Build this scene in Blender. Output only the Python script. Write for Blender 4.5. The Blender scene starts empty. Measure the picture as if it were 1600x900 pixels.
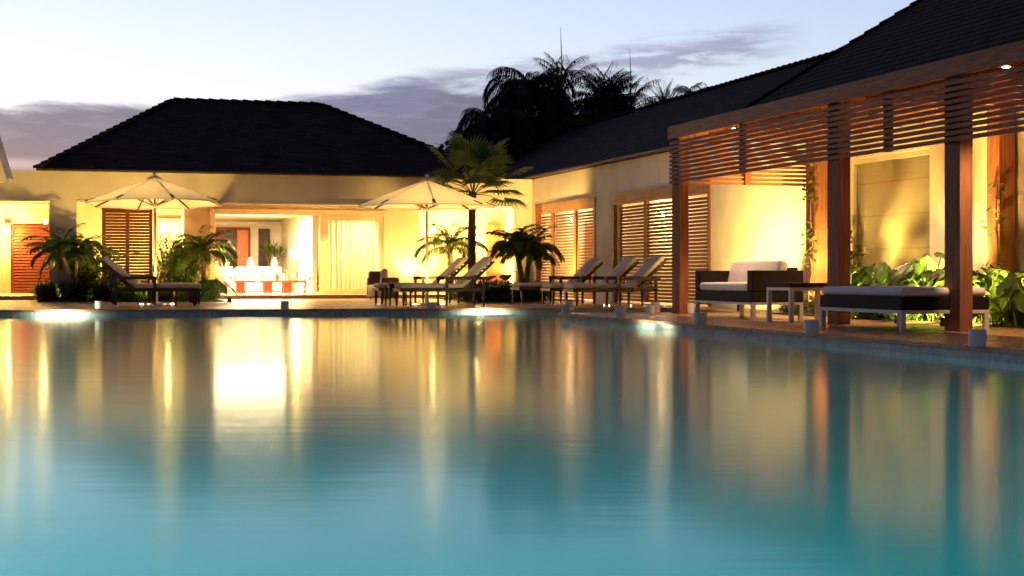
import bpy, math, random
from mathutils import Vector, Matrix, Euler

R = math.radians
S = bpy.context.scene
COL = S.collection
TH = R(16.15); SN, CS = math.sin(TH), math.cos(TH)

# ---------------------------------------------------------------- camera
cam_d = bpy.data.cameras.new('camera'); cam = bpy.data.objects.new('camera', cam_d)
COL.objects.link(cam); S.camera = cam
cam.location = (0, 0, .65); cam.rotation_euler = (R(90), 0, -TH)
cam_d.lens = 54; cam_d.sensor_width = 36; cam_d.shift_y = -22/1600
cam_d.clip_start = .05; cam_d.clip_end = 3000

# ---------------------------------------------------------------- view and sampling
S.view_settings.view_transform = 'Standard'; S.view_settings.look = 'None'
S.view_settings.gamma = 1; S.view_settings.exposure = 0.25
S.view_settings.use_curve_mapping = False
S.render.engine = 'CYCLES'
cy = S.cycles
cy.use_denoising = True
try: cy.denoiser = 'OPENIMAGEDENOISE'
except Exception: pass
cy.max_bounces = 7; cy.diffuse_bounces = 3; cy.glossy_bounces = 4; cy.transmission_bounces = 4
cy.transparent_max_bounces = 12; cy.sample_clamp_indirect = 4; cy.sample_clamp_direct = 40
cy.caustics_reflective = False; cy.caustics_refractive = False

# ---------------------------------------------------------------- node helper
class NT:
    def __init__(s, tree): s.t = tree; s.n = tree.nodes; s.l = tree.links
    def add(s, typ, **kw):
        n = s.n.new(typ)
        for k, v in kw.items(): setattr(n, k, v)
        return n
    def put(s, sock, v):
        if hasattr(v, 'links'): s.l.new(v, sock)
        elif isinstance(v, (tuple, list)) and len(v) == 3 and sock.type == 'RGBA': sock.default_value = (*v, 1)
        else: sock.default_value = v
    def math(s, op, a, b=None, c=None, clamp=False):
        n = s.add('ShaderNodeMath', operation=op, use_clamp=clamp)
        s.put(n.inputs[0], a)
        if b is not None: s.put(n.inputs[1], b)
        if c is not None: s.put(n.inputs[2], c)
        return n.outputs[0]
    def mix(s, f, a, b, blend='MIX'):
        n = s.add('ShaderNodeMix', data_type='RGBA', blend_type=blend)
        s.put(n.inputs[0], f); s.put(n.inputs[6], a); s.put(n.inputs[7], b)
        return n.outputs[2]
    def noise(s, vec, scale, detail=3, rough=.55, dist=0):
        n = s.add('ShaderNodeTexNoise'); s.put(n.inputs['Vector'], vec)
        n.inputs['Scale'].default_value = scale; n.inputs['Detail'].default_value = detail
        n.inputs['Roughness'].default_value = rough; n.inputs['Distortion'].default_value = dist
        return n.outputs[0]
    def mapping(s, vec, scale=(1,1,1), rot=(0,0,0), loc=(0,0,0)):
        n = s.add('ShaderNodeMapping'); s.put(n.inputs['Vector'], vec)
        n.inputs['Scale'].default_value = scale; n.inputs['Rotation'].default_value = rot; n.inputs['Location'].default_value = loc
        return n.outputs[0]
    def ramp(s, f, stops, interp='LINEAR'):
        n = s.add('ShaderNodeValToRGB'); n.color_ramp.interpolation = interp
        e = n.color_ramp.elements
        while len(e) < len(stops): e.new(.5)
        for q, (p, c) in zip(e, stops):
            q.position = p; q.color = (*c, 1) if isinstance(c, (tuple, list)) else (c, c, c, 1)
        s.put(n.inputs[0], f); return n.outputs[0]
    def maprange(s, v, a, b, c=0, d=1, smooth=False):
        n = s.add('ShaderNodeMapRange', interpolation_type='SMOOTHSTEP' if smooth else 'LINEAR')
        s.put(n.inputs[0], v)
        for i, q in enumerate((a, b, c, d)): s.put(n.inputs[i+1], q)
        return n.outputs[0]

# ---------------------------------------------------------------- world: dusk sky with cloud banks
w = bpy.data.worlds.new('World'); S.world = w; w.use_nodes = True
N = NT(w.node_tree); N.n.clear()
dirv = N.add('ShaderNodeTexCoord').outputs['Generated']
sep = N.add('ShaderNodeSeparateXYZ'); N.put(sep.inputs[0], dirv)
X, Y, Z = sep.outputs
fw = N.math('ADD', N.math('MULTIPLY', X, SN), N.math('MULTIPLY', Y, CS))
rt = N.math('SUBTRACT', N.math('MULTIPLY', X, CS), N.math('MULTIPLY', Y, SN))
az = N.math('ARCTAN2', rt, fw)                      # 0 ahead, about -.32 .. .32 across the photograph
grad = N.ramp(N.math('MULTIPLY', Z, 1.0, clamp=True),
              [(0.0, (.62, .52, .62)), (.045, (.80, .74, .86)), (.10, (.89, .92, 1.0)), (.19, (.62, .735, .97)), (.30, (.26, .36, .60)), (.55, (.10, .15, .30)), (1.0, (.05, .08, .18))])
side = N.maprange(az, -.32, .42, 1.16, .82)
grad = N.mix(1.0, grad, N.add('ShaderNodeCombineColor').outputs[0], 'MULTIPLY')
cc = grad.node.inputs[7].links[0].from_node
side = N.math('MULTIPLY', side, N.maprange(N.math('ABSOLUTE', az), .5, 2.2, 1.0, .22, True))
N.put(cc.inputs[0], N.math('MULTIPLY', side, N.maprange(az, -.1, .35, 1.0, .86))); N.put(cc.inputs[1], N.math('MULTIPLY', side, N.maprange(az, -.1, .35, 1.0, .93))); N.put(cc.inputs[2], side)
# cloud bank whose top edge wanders with the direction
comb = N.add('ShaderNodeCombineXYZ'); N.put(comb.inputs[0], az); N.put(comb.inputs[1], N.math('MULTIPLY', Z, 5.5))
cv = comb.outputs[0]
n1 = N.noise(cv, 9, 5, .6, .4); n2 = N.noise(cv, 26, 4, .6, .3)
azn = N.maprange(az, -.4, .4)
top = N.ramp(azn, [(0, .112), (.10, .104), (.20, .110), (.27, .106), (.36, .116), (.42, .127), (.50, .126), (.56, .112), (.64, .07), (1, .05)])
edge = N.math('ADD', top, N.math('MULTIPLY', N.math('SUBTRACT', n1, .5), .035))
bank = N.maprange(N.math('SUBTRACT', edge, Z), -.003, .007, 0, 1, True)
bank = N.math('MULTIPLY', bank, N.maprange(n2, .25, .5, .90, 1.0))
# a long thin streak of cloud climbing to the right
line = N.math('ADD', .128, N.math('MULTIPLY', az, .10))
dz = N.math('DIVIDE', N.math('ABSOLUTE', N.math('SUBTRACT', N.math('ADD', Z, N.math('MULTIPLY', N.math('SUBTRACT', n1, .5), .03)), line)), .012)
streak = N.math('MULTIPLY', N.maprange(dz, 1.3, .2, 0, 1, True), N.maprange(n2, .34, .58, .15, 1.0, True))
streak = N.math('MULTIPLY', streak, N.math('MULTIPLY', N.maprange(az, -.08, -.03, 0, 1, True), N.maprange(az, .14, .20, 1, 0, True)))
cloudc = N.ramp(N.math('ADD', N.math('MULTIPLY', Z, 6.5), N.math('MULTIPLY', N.math('SUBTRACT', n1, .5), 1.2)), [(.05, (.20, .13, .22)), (.22, (.085, .075, .18)), (.62, (.062, .070, .20)), (.88, (.11, .125, .31))])
c1 = N.mix(N.math('MULTIPLY', bank, .95), grad, cloudc)
c2 = N.mix(N.math('MULTIPLY', streak, .78), c1, (.27, .26, .42))
# pale pink break low on the left
glow = N.math('MULTIPLY', N.maprange(N.math('ABSOLUTE', N.math('SUBTRACT', Z, .068)), .006, 0, 0, 1, True), N.maprange(az, -.27, -.31, 0, 1, True))
c2 = N.mix(N.math('MULTIPLY', glow, .55), c2, (.75, .55, .62))
sky = N.add('ShaderNodeTexSky', sky_type='NISHITA', sun_disc=False)
sky.sun_elevation = R(1.5); sky.sun_rotation = R(-20); sky.air_density = 1.0; sky.dust_density = .6; sky.ozone_density = 2.0
bg1 = N.add('ShaderNodeBackground'); N.put(bg1.inputs[0], sky.outputs[0]); bg1.inputs[1].default_value = .05
bg2 = N.add('ShaderNodeBackground'); N.put(bg2.inputs[0], c2); bg2.inputs[1].default_value = .79
ad = N.add('ShaderNodeAddShader'); N.l.new(bg1.outputs[0], ad.inputs[0]); N.l.new(bg2.outputs[0], ad.inputs[1])
N.l.new(ad.outputs[0], N.add('ShaderNodeOutputWorld').inputs[0])

sd = bpy.data.lights.new('afterglow_sun', 'SUN'); sd.energy = .05; sd.angle = R(12); sd.color = (1, .72, .6)
so = bpy.data.objects.new('afterglow_sun', sd); COL.objects.link(so); so.rotation_euler = (R(86), 0, R(20))

# ---------------------------------------------------------------- placing helpers (image column / row -> metres on a known plane)
def atY(x, y_):
    t = (x-800)/2400; d = y_/(CS-t*SN); return d*(SN+t*CS), d
def atX(x, x_):
    t = (x-800)/2400; d = x_/(SN+t*CS); return d*(CS-t*SN), d
def at(x, d):
    t = (x-800)/2400; return Vector((d*(SN+t*CS), d*(CS-t*SN), 0))
def zz(y, d): return .65+(428-y)/2400*d

# ---------------------------------------------------------------- mesh builder
class MB:
    def __init__(s): s.v = []; s.f = []; s.smooth = False
    def add(s, vs, fs):
        o = len(s.v); s.v += [tuple(p) for p in vs]; s.f += [tuple(i+o for i in f) for f in fs]; return s
    def box(s, a, b):
        x0, y0, z0 = a; x1, y1, z1 = b
        x0, x1 = min(x0, x1), max(x0, x1); y0, y1 = min(y0, y1), max(y0, y1); z0, z1 = min(z0, z1), max(z0, z1)
        return s.add([(x0,y0,z0),(x1,y0,z0),(x1,y1,z0),(x0,y1,z0),(x0,y0,z1),(x1,y0,z1),(x1,y1,z1),(x0,y1,z1)],
                     [(0,3,2,1),(4,5,6,7),(0,1,5,4),(1,2,6,5),(2,3,7,6),(3,0,4,7)])
    def rbox(s, a, b, r=.03, seg=3, puff=0):
        """box with rounded vertical and horizontal edges (cushions)"""
        c = [(a[i]+b[i])/2 for i in range(3)]; h = [abs(b[i]-a[i])/2 for i in range(3)]
        r = min(r, min(h)*.98); n = 6; m = 4*seg
        prof = []
        for k in range(seg+1): q = -math.pi/2 + k*math.pi/2/seg; prof.append((math.cos(q), math.sin(q), -1))
        for k in range(seg+1): q = k*math.pi/2/seg; prof.append((math.cos(q), math.sin(q), 1))
        rings = []
        for (cr, sz, sg) in prof:
            z = sg*(h[2]-r)+sz*r; ring = []
            for qd, (sx, sy) in enumerate(((1,1),(-1,1),(-1,-1),(1,-1))):
                for k in range(seg+1):
                    q = qd*math.pi/2+k*math.pi/2/seg
                    ring.append((c[0]+sx*(h[0]-r)+math.cos(q)*cr*r, c[1]+sy*(h[1]-r)+math.sin(q)*cr*r, c[2]+z))
            rings.append(ring)
        vs = [p for g in rings for p in g]; L = len(rings[0]); fs = []
        for i in range(len(rings)-1):
            for j in range(L): fs.append((i*L+j, i*L+(j+1)%L, (i+1)*L+(j+1)%L, (i+1)*L+j))
        o = len(vs)
        vs.append((c[0], c[1], c[2]-h[2]-puff*.3)); vs.append((c[0], c[1], c[2]+h[2]+puff))
        for j in range(L): fs.append(((j+1)%L, j, o)); fs.append(((len(rings)-1)*L+j, (len(rings)-1)*L+(j+1)%L, o+1))
        return s.add(vs, fs)
    def bar(s, a, b, w, h, w2=None, h2=None, up=(0,0,1)):
        a, b = Vector(a), Vector(b); d = (b-a).normalized(); up = Vector(up)
        if abs(d.dot(up)) > .98: up = Vector((1,0,0))
        sd_ = d.cross(up).normalized(); u = sd_.cross(d)
        w2 = w if w2 is None else w2; h2 = h if h2 is None else h2
        vs = []
        for p, ww, hh in ((a, w, h), (b, w2, h2)):
            for i, j in ((-1,-1),(1,-1),(1,1),(-1,1)): vs.append(p+sd_*i*ww/2+u*j*hh/2)
        return s.add(vs, [(0,1,2,3),(7,6,5,4),(0,4,5,1),(1,5,6,2),(2,6,7,3),(3,7,4,0)])
    def tube(s, pts, rad, n=6, cap=True):
        pts = [Vector(p) for p in pts]; rs = rad if isinstance(rad, (list, tuple)) else [rad]*len(pts)
        vs, fs = [], []; prev = None
        for i, p in enumerate(pts):
            d = (pts[min(i+1, len(pts)-1)]-pts[max(i-1, 0)]).normalized()
            u = Vector((0,0,1)) if abs(d.z) < .9 else Vector((1,0,0))
            if prev is not None: u = prev
            a = d.cross(u).normalized(); u = a.cross(d).normalized(); prev = u
            for k in range(n):
                q = 2*math.pi*k/n; vs.append(p+(a*math.cos(q)+u*math.sin(q))*rs[i])
        for i in range(len(pts)-1):
            for k in range(n): fs.append((i*n+k, i*n+(k+1)%n, (i+1)*n+(k+1)%n, (i+1)*n+k))
        if cap: fs.append(tuple(range(n-1, -1, -1))); fs.append(tuple((len(pts)-1)*n+k for k in range(n)))
        return s.add(vs, fs)
    def lathe(s, prof, c=(0,0,0), n=24):
        vs, fs = [], []
        for r, z in prof:
            for k in range(n):
                q = 2*math.pi*k/n; vs.append((c[0]+r*math.cos(q), c[1]+r*math.sin(q), c[2]+z))
        for i in range(len(prof)-1):
            for k in range(n): fs.append((i*n+k, i*n+(k+1)%n, (i+1)*n+(k+1)%n, (i+1)*n+k))
        return s.add(vs, fs)
    def build(s, name, mat, parent=None, world=False, smooth=None, bevel=0):
        me = bpy.data.meshes.new(name); vs = s.v
        if parent is not None and world:
            l = parent['_w'] if '_w' in parent else parent.location
            vs = [(p[0]-l[0], p[1]-l[1], p[2]-l[2]) for p in vs]
        me.from_pydata(vs, [], s.f); me.materials.append(mat)
        o = bpy.data.objects.new(name, me); COL.objects.link(o)
        if parent is not None: o.parent = parent
        if smooth or (smooth is None and s.smooth): me.shade_smooth()
        if bevel:
            m = o.modifiers.new('bevel', 'BEVEL'); m.width = bevel; m.segments = 2; m.limit_method = 'ANGLE'; m.harden_normals = False
        return o

def tag(o, label=None, cat=None, group=None, kind=None):
    if label: o['label'] = label
    if cat: o['category'] = cat
    if group: o['group'] = group
    if kind: o['kind'] = kind
    return o
def thing(name, label, cat, loc=(0,0,0), rz=0, group=None):
    o = bpy.data.objects.new(name, None); COL.objects.link(o); o.location = loc; o.rotation_euler.z = rz
    o.empty_display_size = .1
    return tag(o, label, cat, group)
def struct(name, mb, mat, **k):
    return tag(mb.build(name, mat, **k), kind='structure')
def copy_tree(o, parent=None):
    c = o.copy(); COL.objects.link(c)
    if parent is not None: c.parent = parent
    for ch in list(o.children): copy_tree(ch, c)
    return c

# ---------------------------------------------------------------- materials
def material(name):
    m = bpy.data.materials.new(name); m.use_nodes = True
    n = NT(m.node_tree); n.n.clear(); out = n.add('ShaderNodeOutputMaterial')
    return m, n, out
def mat(name, col, rough=.6, var=.12, scale=6, bump=0, bscale=None, metal=0, stretch=(1,1,1), col2=None, transl=0, spec=.5, detail=4, emit=None):
    m, n, out = material(name)
    oc = n.add('ShaderNodeTexCoord').outputs['Object']
    mv = n.mapping(oc, stretch)
    f = n.noise(mv, scale, detail)
    a = tuple(c*(1-var) for c in col); b = tuple(min(1, c*(1+var)) for c in col)
    if col2: a, b = col, col2
    c = n.ramp(f, [(.32, a), (.68, b)])
    p = n.add('ShaderNodeBsdfPrincipled'); n.put(p.inputs['Base Color'], c)
    n.put(p.inputs['Roughness'], n.maprange(n.noise(mv, scale*1.7, 2), .3, .7, max(0, rough-.07), min(1, rough+.07)))
    p.inputs['Metallic'].default_value = metal; p.inputs['Specular IOR Level'].default_value = spec
    if bump:
        bn = n.add('ShaderNodeBump'); bn.inputs['Strength'].default_value = bump; bn.inputs['Distance'].default_value = .02
        n.put(bn.inputs['Height'], n.noise(mv, bscale or scale*3, 4)); n.l.new(bn.outputs[0], p.inputs['Normal'])
    sh = p.outputs[0]
    if emit:
        n.put(p.inputs['Emission Color'], emit[0]); p.inputs['Emission Strength'].default_value = emit[1]
    if transl:
        tr = n.add('ShaderNodeBsdfTranslucent'); n.put(tr.inputs[0], c)
        mx = n.add('ShaderNodeMixShader'); mx.inputs[0].default_value = transl
        n.l.new(sh, mx.inputs[1]); n.l.new(tr.outputs[0], mx.inputs[2]); sh = mx.outputs[0]
    n.l.new(sh, out.inputs[0]); return m

M = {}
M['plaster'] = mat('plaster', (.60, .51, .39), .85, .09, 1.1, .12, 45)
M['plaster_white'] = mat('plaster_white', (.72, .62, .49), .85, .08, 1.1, .12, 50)
M['room_wall'] = mat('room_wall', (.74, .70, .60), .8, .03, 1)
M['frame_cream'] = mat('frame_cream', (.60, .52, .40), .45, .04, 3)
M['cedar_y'] = mat('cedar_lengthwise', (.22, .074, .031), .55, .3, 5, .25, 30, stretch=(9, .5, 9), col2=(.40, .150, .065), spec=.18)
M['cedar_x'] = mat('cedar_crosswise', (.25, .084, .035), .55, .3, 5, .25, 30, stretch=(.5, 9, 9), col2=(.40, .150, .065), spec=.18)
M['cedar_z'] = mat('cedar_upright', (.19, .072, .035), .7, .3, 4, .25, 24, stretch=(8, 8, .45), col2=(.34, .140, .068), spec=.18)
M['red_wood'] = mat('red_wood', (.11, .022, .011), .5, .3, 5, .2, 30, stretch=(.6, 8, 8), col2=(.20, .045, .022), spec=.18)
M['shutter_wood'] = mat('shutter_wood', (.13, .046, .021), .6, .3, 5, .2, 30, stretch=(9, .5, 9), col2=(.25, .090, .040), spec=.18)
M['screen_wood'] = mat('screen_wood', (.09, .020, .010), .5, .3, 5, .2, 30, stretch=(.6, 8, 8), col2=(.17, .042, .022), spec=.18)
M['dark_wood'] = mat('dark_wood', (.022, .014, .011), .42, .3, 8, .15, 40, stretch=(1, 6, 6), col2=(.05, .03, .022), spec=.18)
M['pole_wood'] = mat('pole_wood', (.16, .05, .028), .4, .2, 8, stretch=(8, 8, .6))
M['steel'] = mat('brushed_steel', (.55, .53, .50), .35, .08, 20, metal=1)
M['paint_metal'] = mat('painted_metal', (.58, .54, .50), .4, .05, 8)
M['cushion'] = mat('cushion_cloth', (.54, .44, .34), .9, .06, 5, .25, 160)
M['cushion_white'] = mat('white_cushion_cloth', (.70, .63, .60), .9, .05, 4, .25, 140)
M['ceramic'] = mat('white_ceramic', (.72, .70, .68), .35, .04, 12)
M['black'] = mat('black_plastic', (.02, .02, .02), .4, .1, 10)
M['sofa_cover'] = mat('white_sofa_cover', (.80, .76, .68), .9, .03, 3, .3, 12)
M['terracotta'] = mat('terracotta', (.42, .15, .07), .8, .15, 10, .1)
M['canvas'] = mat('umbrella_canvas', (.64, .57, .50), .85, .05, 3, .15, 120, transl=.38)
M['curtain'] = mat('curtain_cloth', (.72, .62, .44), .9, .05, 2, transl=.5)
M['shade'] = mat('lamp_shade', (.9, .85, .7), .8, .02, 4, emit=((1, .80, .50), 5))
M['bulb'] = mat('lamp_glass', (1, .9, .7), .4, .01, 4, emit=((1, .70, .36), 22))
M['pool_lens'] = mat('pool_lamp_lens', (.9, .95, .9), .3, .01, 4, emit=((1, .93, .72), 3))
def leafm(name, a, b, transl=.3, rough=.5, scale=1.5, spec=.3):
    return mat(name, a, rough, .2, scale, col2=b, transl=transl, detail=2, spec=spec)
M['palm'] = leafm('palm_leaf', (.065, .100, .022), (.17, .225, .055), .40)
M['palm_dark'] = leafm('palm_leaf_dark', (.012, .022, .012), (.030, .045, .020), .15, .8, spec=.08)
M['fern'] = leafm('fern_leaf', (.020, .042, .012), (.055, .095, .026), .25, scale=3)
M['broad'] = leafm('broad_leaf', (.036, .092, .020), (.095, .185, .040), .38, .38)
M['bright'] = leafm('bright_leaf', (.09, .16, .025), (.17, .26, .05), .45)  # brighter leaf; for lit bed plants the lamp light is in the colour
M['vine'] = leafm('vine_leaf', (.06, .09, .02), (.16, .17, .05), .45)
M['trunk'] = mat('palm_trunk', (.10, .065, .04), .9, .3, 14, .6, 30, stretch=(1,1,3), col2=(.24, .165, .10))
M['soil'] = mat('soil', (.035, .026, .018), 1, .3, 9, .6)

# wicker: tight weave
m, n, out = material('wicker'); oc = n.add('ShaderNodeTexCoord').outputs['Object']
wv = n.add('ShaderNodeTexWave', wave_type='BANDS', bands_direction='Z'); n.put(wv.inputs[0], oc); wv.inputs['Scale'].default_value = 26
wh = n.add('ShaderNodeTexWave', wave_type='BANDS', bands_direction='DIAGONAL'); n.put(wh.inputs[0], oc); wh.inputs['Scale'].default_value = 22
h = n.math('MULTIPLY', wv.outputs[1], wh.outputs[1])
p = n.add('ShaderNodeBsdfPrincipled'); n.put(p.inputs['Base Color'], n.ramp(h, [(0, (.007, .004, .003)), (1, (.026, .015, .011))])); p.inputs['Roughness'].default_value = .7; p.inputs['Specular IOR Level'].default_value = .2
bn = n.add('ShaderNodeBump'); bn.inputs['Strength'].default_value = .5; bn.inputs['Distance'].default_value = .01; n.put(bn.inputs['Height'], h); n.l.new(bn.outputs[0], p.inputs['Normal'])
n.l.new(p.outputs[0], out.inputs[0]); M['wicker'] = m

# deck paving: rectangular stone tiles with joints
m, n, out = material('deck_paving'); oc = n.add('ShaderNodeTexCoord').outputs['Object']
br = n.add('ShaderNodeTexBrick'); n.put(br.inputs['Vector'], oc); br.inputs['Scale'].default_value = 1
br.inputs['Brick Width'].default_value = 1.2; br.inputs['Row Height'].default_value = .6; br.inputs['Mortar Size'].default_value = .008
n.put(br.inputs['Color1'], (.31, .17, .10)); n.put(br.inputs['Color2'], (.43, .25, .15)); n.put(br.inputs['Mortar'], (.08, .045, .03))
c = n.mix(.5, br.outputs[0], n.ramp(n.noise(oc, 2.2, 6, .65), [(.3, (.19, .10, .057)), (.7, (.48, .29, .17))]), 'MIX')
p = n.add('ShaderNodeBsdfPrincipled'); n.put(p.inputs['Base Color'], c); n.put(p.inputs['Roughness'], n.maprange(n.noise(oc, 5, 3), .3, .7, .22, .42))
bn = n.add('ShaderNodeBump'); bn.inputs['Strength'].default_value = .35; bn.inputs['Distance'].default_value = .01; n.put(bn.inputs['Height'], n.math('SUBTRACT', n.noise(oc, 12, 3), n.math('MULTIPLY', br.outputs[1], 1.5))); n.l.new(bn.outputs[0], p.inputs['Normal'])
n.l.new(p.outputs[0], out.inputs[0]); M['deck'] = m

# mosaic: small square tiles of mixed blues
m, n, out = material('pool_mosaic'); oc = n.add('ShaderNodeTexCoord').outputs['Object']
cm = n.add('ShaderNodeCombineXYZ'); sp = n.add('ShaderNodeSeparateXYZ'); n.put(sp.inputs[0], oc)
n.put(cm.inputs[0], n.math('ADD', sp.outputs[0], sp.outputs[1])); n.put(cm.inputs[1], sp.outputs[2])
br = n.add('ShaderNodeTexBrick', offset=0); n.put(br.inputs['Vector'], cm.outputs[0]); br.inputs['Scale'].default_value = 1
br.inputs['Brick Width'].default_value = .04; br.inputs['Row Height'].default_value = .04; br.inputs['Mortar Size'].default_value = .003; br.inputs['Bias'].default_value = 0
n.put(br.inputs['Color1'], (.17, .32, .42)); n.put(br.inputs['Color2'], (.38, .56, .60)); n.put(br.inputs['Mortar'], (.30, .34, .34))
c = n.mix(.35, br.outputs[0], n.ramp(n.noise(oc, 3.5, 3), [(.3, (.14, .26, .32)), (.7, (.40, .52, .55))]))
p = n.add('ShaderNodeBsdfPrincipled'); n.put(p.inputs['Base Color'], c); p.inputs['Roughness'].default_value = .22
n.l.new(p.outputs[0], out.inputs[0]); M['mosaic'] = m
M['basin'] = mat('pool_plaster', (.025, .50, .57), .8, .05, .8)

# roof tiles: courses are modelled, columns are textured
m, n, out = material('roof_tiles'); oc = n.add('ShaderNodeTexCoord').outputs['UV']
br = n.add('ShaderNodeTexBrick'); n.put(br.inputs['Vector'], oc); br.inputs['Scale'].default_value = 1
br.inputs['Brick Width'].default_value = .30; br.inputs['Row Height'].default_value = .24; br.inputs['Mortar Size'].default_value = .010
n.put(br.inputs['Color1'], (.026, .015, .014)); n.put(br.inputs['Color2'], (.056, .034, .030)); n.put(br.inputs['Mortar'], (.008, .006, .007))
c = n.mix(.4, br.outputs[0], n.ramp(n.noise(oc, 1.3, 5, .65), [(.3, (.018, .011, .011)), (.7, (.056, .038, .034))]))
p = n.add('ShaderNodeBsdfPrincipled'); n.put(p.inputs['Base Color'], c); p.inputs['Roughness'].default_value = .9; p.inputs['Specular IOR Level'].default_value = .08
bn = n.add('ShaderNodeBump'); bn.inputs['Strength'].default_value = .6; bn.inputs['Distance'].default_value = .02; n.put(bn.inputs['Height'], n.math('SUBTRACT', n.noise(oc, 6, 3), br.outputs[1])); n.l.new(bn.outputs[0], p.inputs['Normal'])
n.l.new(p.outputs[0], out.inputs[0]); M['roof'] = m

# water: mirror by Fresnel over a clear tinted body, long-exposure ripples
m, n, out = material('pool_water'); oc = n.add('ShaderNodeTexCoord').outputs['Object']
rv = n.mapping(oc, (1, 1, 1), (0, 0, TH))
w1 = n.noise(n.mapping(rv, (.35, 1.9, 1)), 1.1, 3, .5, .3); w2 = n.noise(n.mapping(rv, (.6, 4.2, 1)), 2.6, 2, .5)
hh = n.math('ADD', n.math('MULTIPLY', w1, 1.0), n.math('MULTIPLY', w2, .28))
bn = n.add('ShaderNodeBump'); bn.inputs['Strength'].default_value = .045; bn.inputs['Distance'].default_value = .03; n.put(bn.inputs['Height'], hh)
fr = n.add('ShaderNodeFresnel'); fr.inputs[0].default_value = 1.33; n.l.new(bn.outputs[0], fr.inputs['Normal'])
gl = n.add('ShaderNodeBsdfGlossy'); gl.inputs['Roughness'].default_value = .115; n.put(gl.inputs[0], (.80, .96, .98)); n.l.new(bn.outputs[0], gl.inputs['Normal'])
tr = n.add('ShaderNodeBsdfRefraction'); n.put(tr.inputs[0], (.30, .96, .97)); tr.inputs['Roughness'].default_value = .25; tr.inputs['IOR'].default_value = 1.33; n.l.new(bn.outputs[0], tr.inputs['Normal'])
mx = n.add('ShaderNodeMixShader'); n.put(mx.inputs[0], n.math('MINIMUM', n.math('MULTIPLY', n.math('POWER', fr.outputs[0], 1.8), 1.5), .96)); n.l.new(tr.outputs[0], mx.inputs[1]); n.l.new(gl.outputs[0], mx.inputs[2])
n.l.new(mx.outputs[0], out.inputs[0]); M['water'] = m

# clear glass
m, n, out = material('window_glass')
lw = n.add('ShaderNodeFresnel'); lw.inputs[0].default_value = 1.45
gl = n.add('ShaderNodeBsdfGlossy'); gl.inputs['Roughness'].default_value = .03
tr = n.add('ShaderNodeBsdfTransparent'); n.put(tr.inputs[0], (.9, .92, .9))
bf = n.add('ShaderNodeNewGeometry').outputs['Backfacing']; mx = n.add('ShaderNodeMixShader'); n.put(mx.inputs[0], n.math('MULTIPLY', lw.outputs[0], n.math('SUBTRACT', 1.0, bf))); n.l.new(tr.outputs[0], mx.inputs[1]); n.l.new(gl.outputs[0], mx.inputs[2])
n.l.new(mx.outputs[0], out.inputs[0]); M['glass'] = m
M['grass'] = mat('grass', (.03, .05, .015), .95, .3, 2, .5, col2=(.06, .085, .03))

# ---------------------------------------------------------------- lamps
WARM = (1, .635, .15)
LK = 8.0
def point(parent, loc, W, r=.05, col=WARM, name='lamp_light'):
    l = bpy.data.lights.new(name, 'POINT'); l.energy = W*(LK if name == 'lamp_light' else 1); l.shadow_soft_size = r; l.color = col
    o = bpy.data.objects.new(name, l); COL.objects.link(o); o.location = loc
    if parent is not None: o.parent = parent
    return o
def spot(parent, loc, to, W, ang=70, r=.05, col=WARM, blend=.6, name='lamp_light'):
    l = bpy.data.lights.new(name, 'SPOT'); l.energy = W*LK; l.shadow_soft_size = r; l.color = col; l.spot_size = R(ang); l.spot_blend = blend
    o = bpy.data.objects.new(name, l); COL.objects.link(o); o.location = loc
    o.rotation_euler = (Vector(to)-Vector(loc)).to_track_quat('-Z', 'Y').to_euler()
    if parent is not None: o.parent = parent
    return o
def area(parent, loc, to, W, sx, sy, col=WARM, name='lamp_light'):
    l = bpy.data.lights.new(name, 'AREA'); l.energy = W*LK; l.shape = 'RECTANGLE'; l.size = sx; l.size_y = sy; l.color = col
    o = bpy.data.objects.new(name, l); COL.objects.link(o); o.location = loc
    o.rotation_euler = (Vector(to)-Vector(loc)).to_track_quat('-Z', 'Y').to_euler()
    if parent is not None: o.parent = parent
    return o

# ================================================================ SETTING
WZ = -.12
PA = [(-6,1.5), (7.8,1.5), (7.8,24.1), (11.0,24.1), (11.0,27.43), (-6,29.47)]      # pool outline
def offset(poly, d):
    out = []; n_ = len(poly)
    for i in range(n_):
        p0, p1, p2 = (Vector(poly[i-1]), Vector(poly[i]), Vector(poly[(i+1) % n_]))
        e1 = (p1-p0).normalized(); e2 = (p2-p1).normalized()
        n1_ = Vector((e1.y, -e1.x)); n2_ = Vector((e2.y, -e2.x))
        k = n1_+n2_; out.append(tuple(p1+k*(d/ (1+n1_.dot(n2_)))))
    return out
b = MB()
b.add([(-30,-8,0),(30,-8,0),(30,1.5,0),(7.8,1.5,0),(-6,1.5,0),(-30,1.5,0)], [(0,1,2,3,4,5)])
b.add([(7.8,1.5,0),(30,1.5,0),(30,24.1,0),(11,24.1,0),(7.8,24.1,0)], [(0,1,2,3,4)])
b.add([(11,24.1,0),(30,24.1,0),(30,27.43,0),(11,27.43,0)], [(0,1,2,3)])
b.add([(-6,29.47,0),(11,27.43,0),(30,27.43,0),(30,64,0),(-30,64,0),(-30,29.47,0)], [(0,1,2,3,4,5)])
b.add([(-30,1.5,0),(-6,1.5,0),(-6,29.47,0),(-30,29.47,0)], [(0,1,2,3)])
struct('pool_deck', b, M['deck'])
g = MB(); B_ = 1500
g.add([(-B_,-B_,-.03),(B_,-B_,-.03),(B_,-8,-.03),(-B_,-8,-.03)], [(0,1,2,3)])
g.add([(-B_,64,-.03),(B_,64,-.03),(B_,B_,-.03),(-B_,B_,-.03)], [(0,1,2,3)])
g.add([(-B_,-8,-.03),(-30,-8,-.03),(-30,64,-.03),(-B_,64,-.03)], [(0,1,2,3)])
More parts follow.
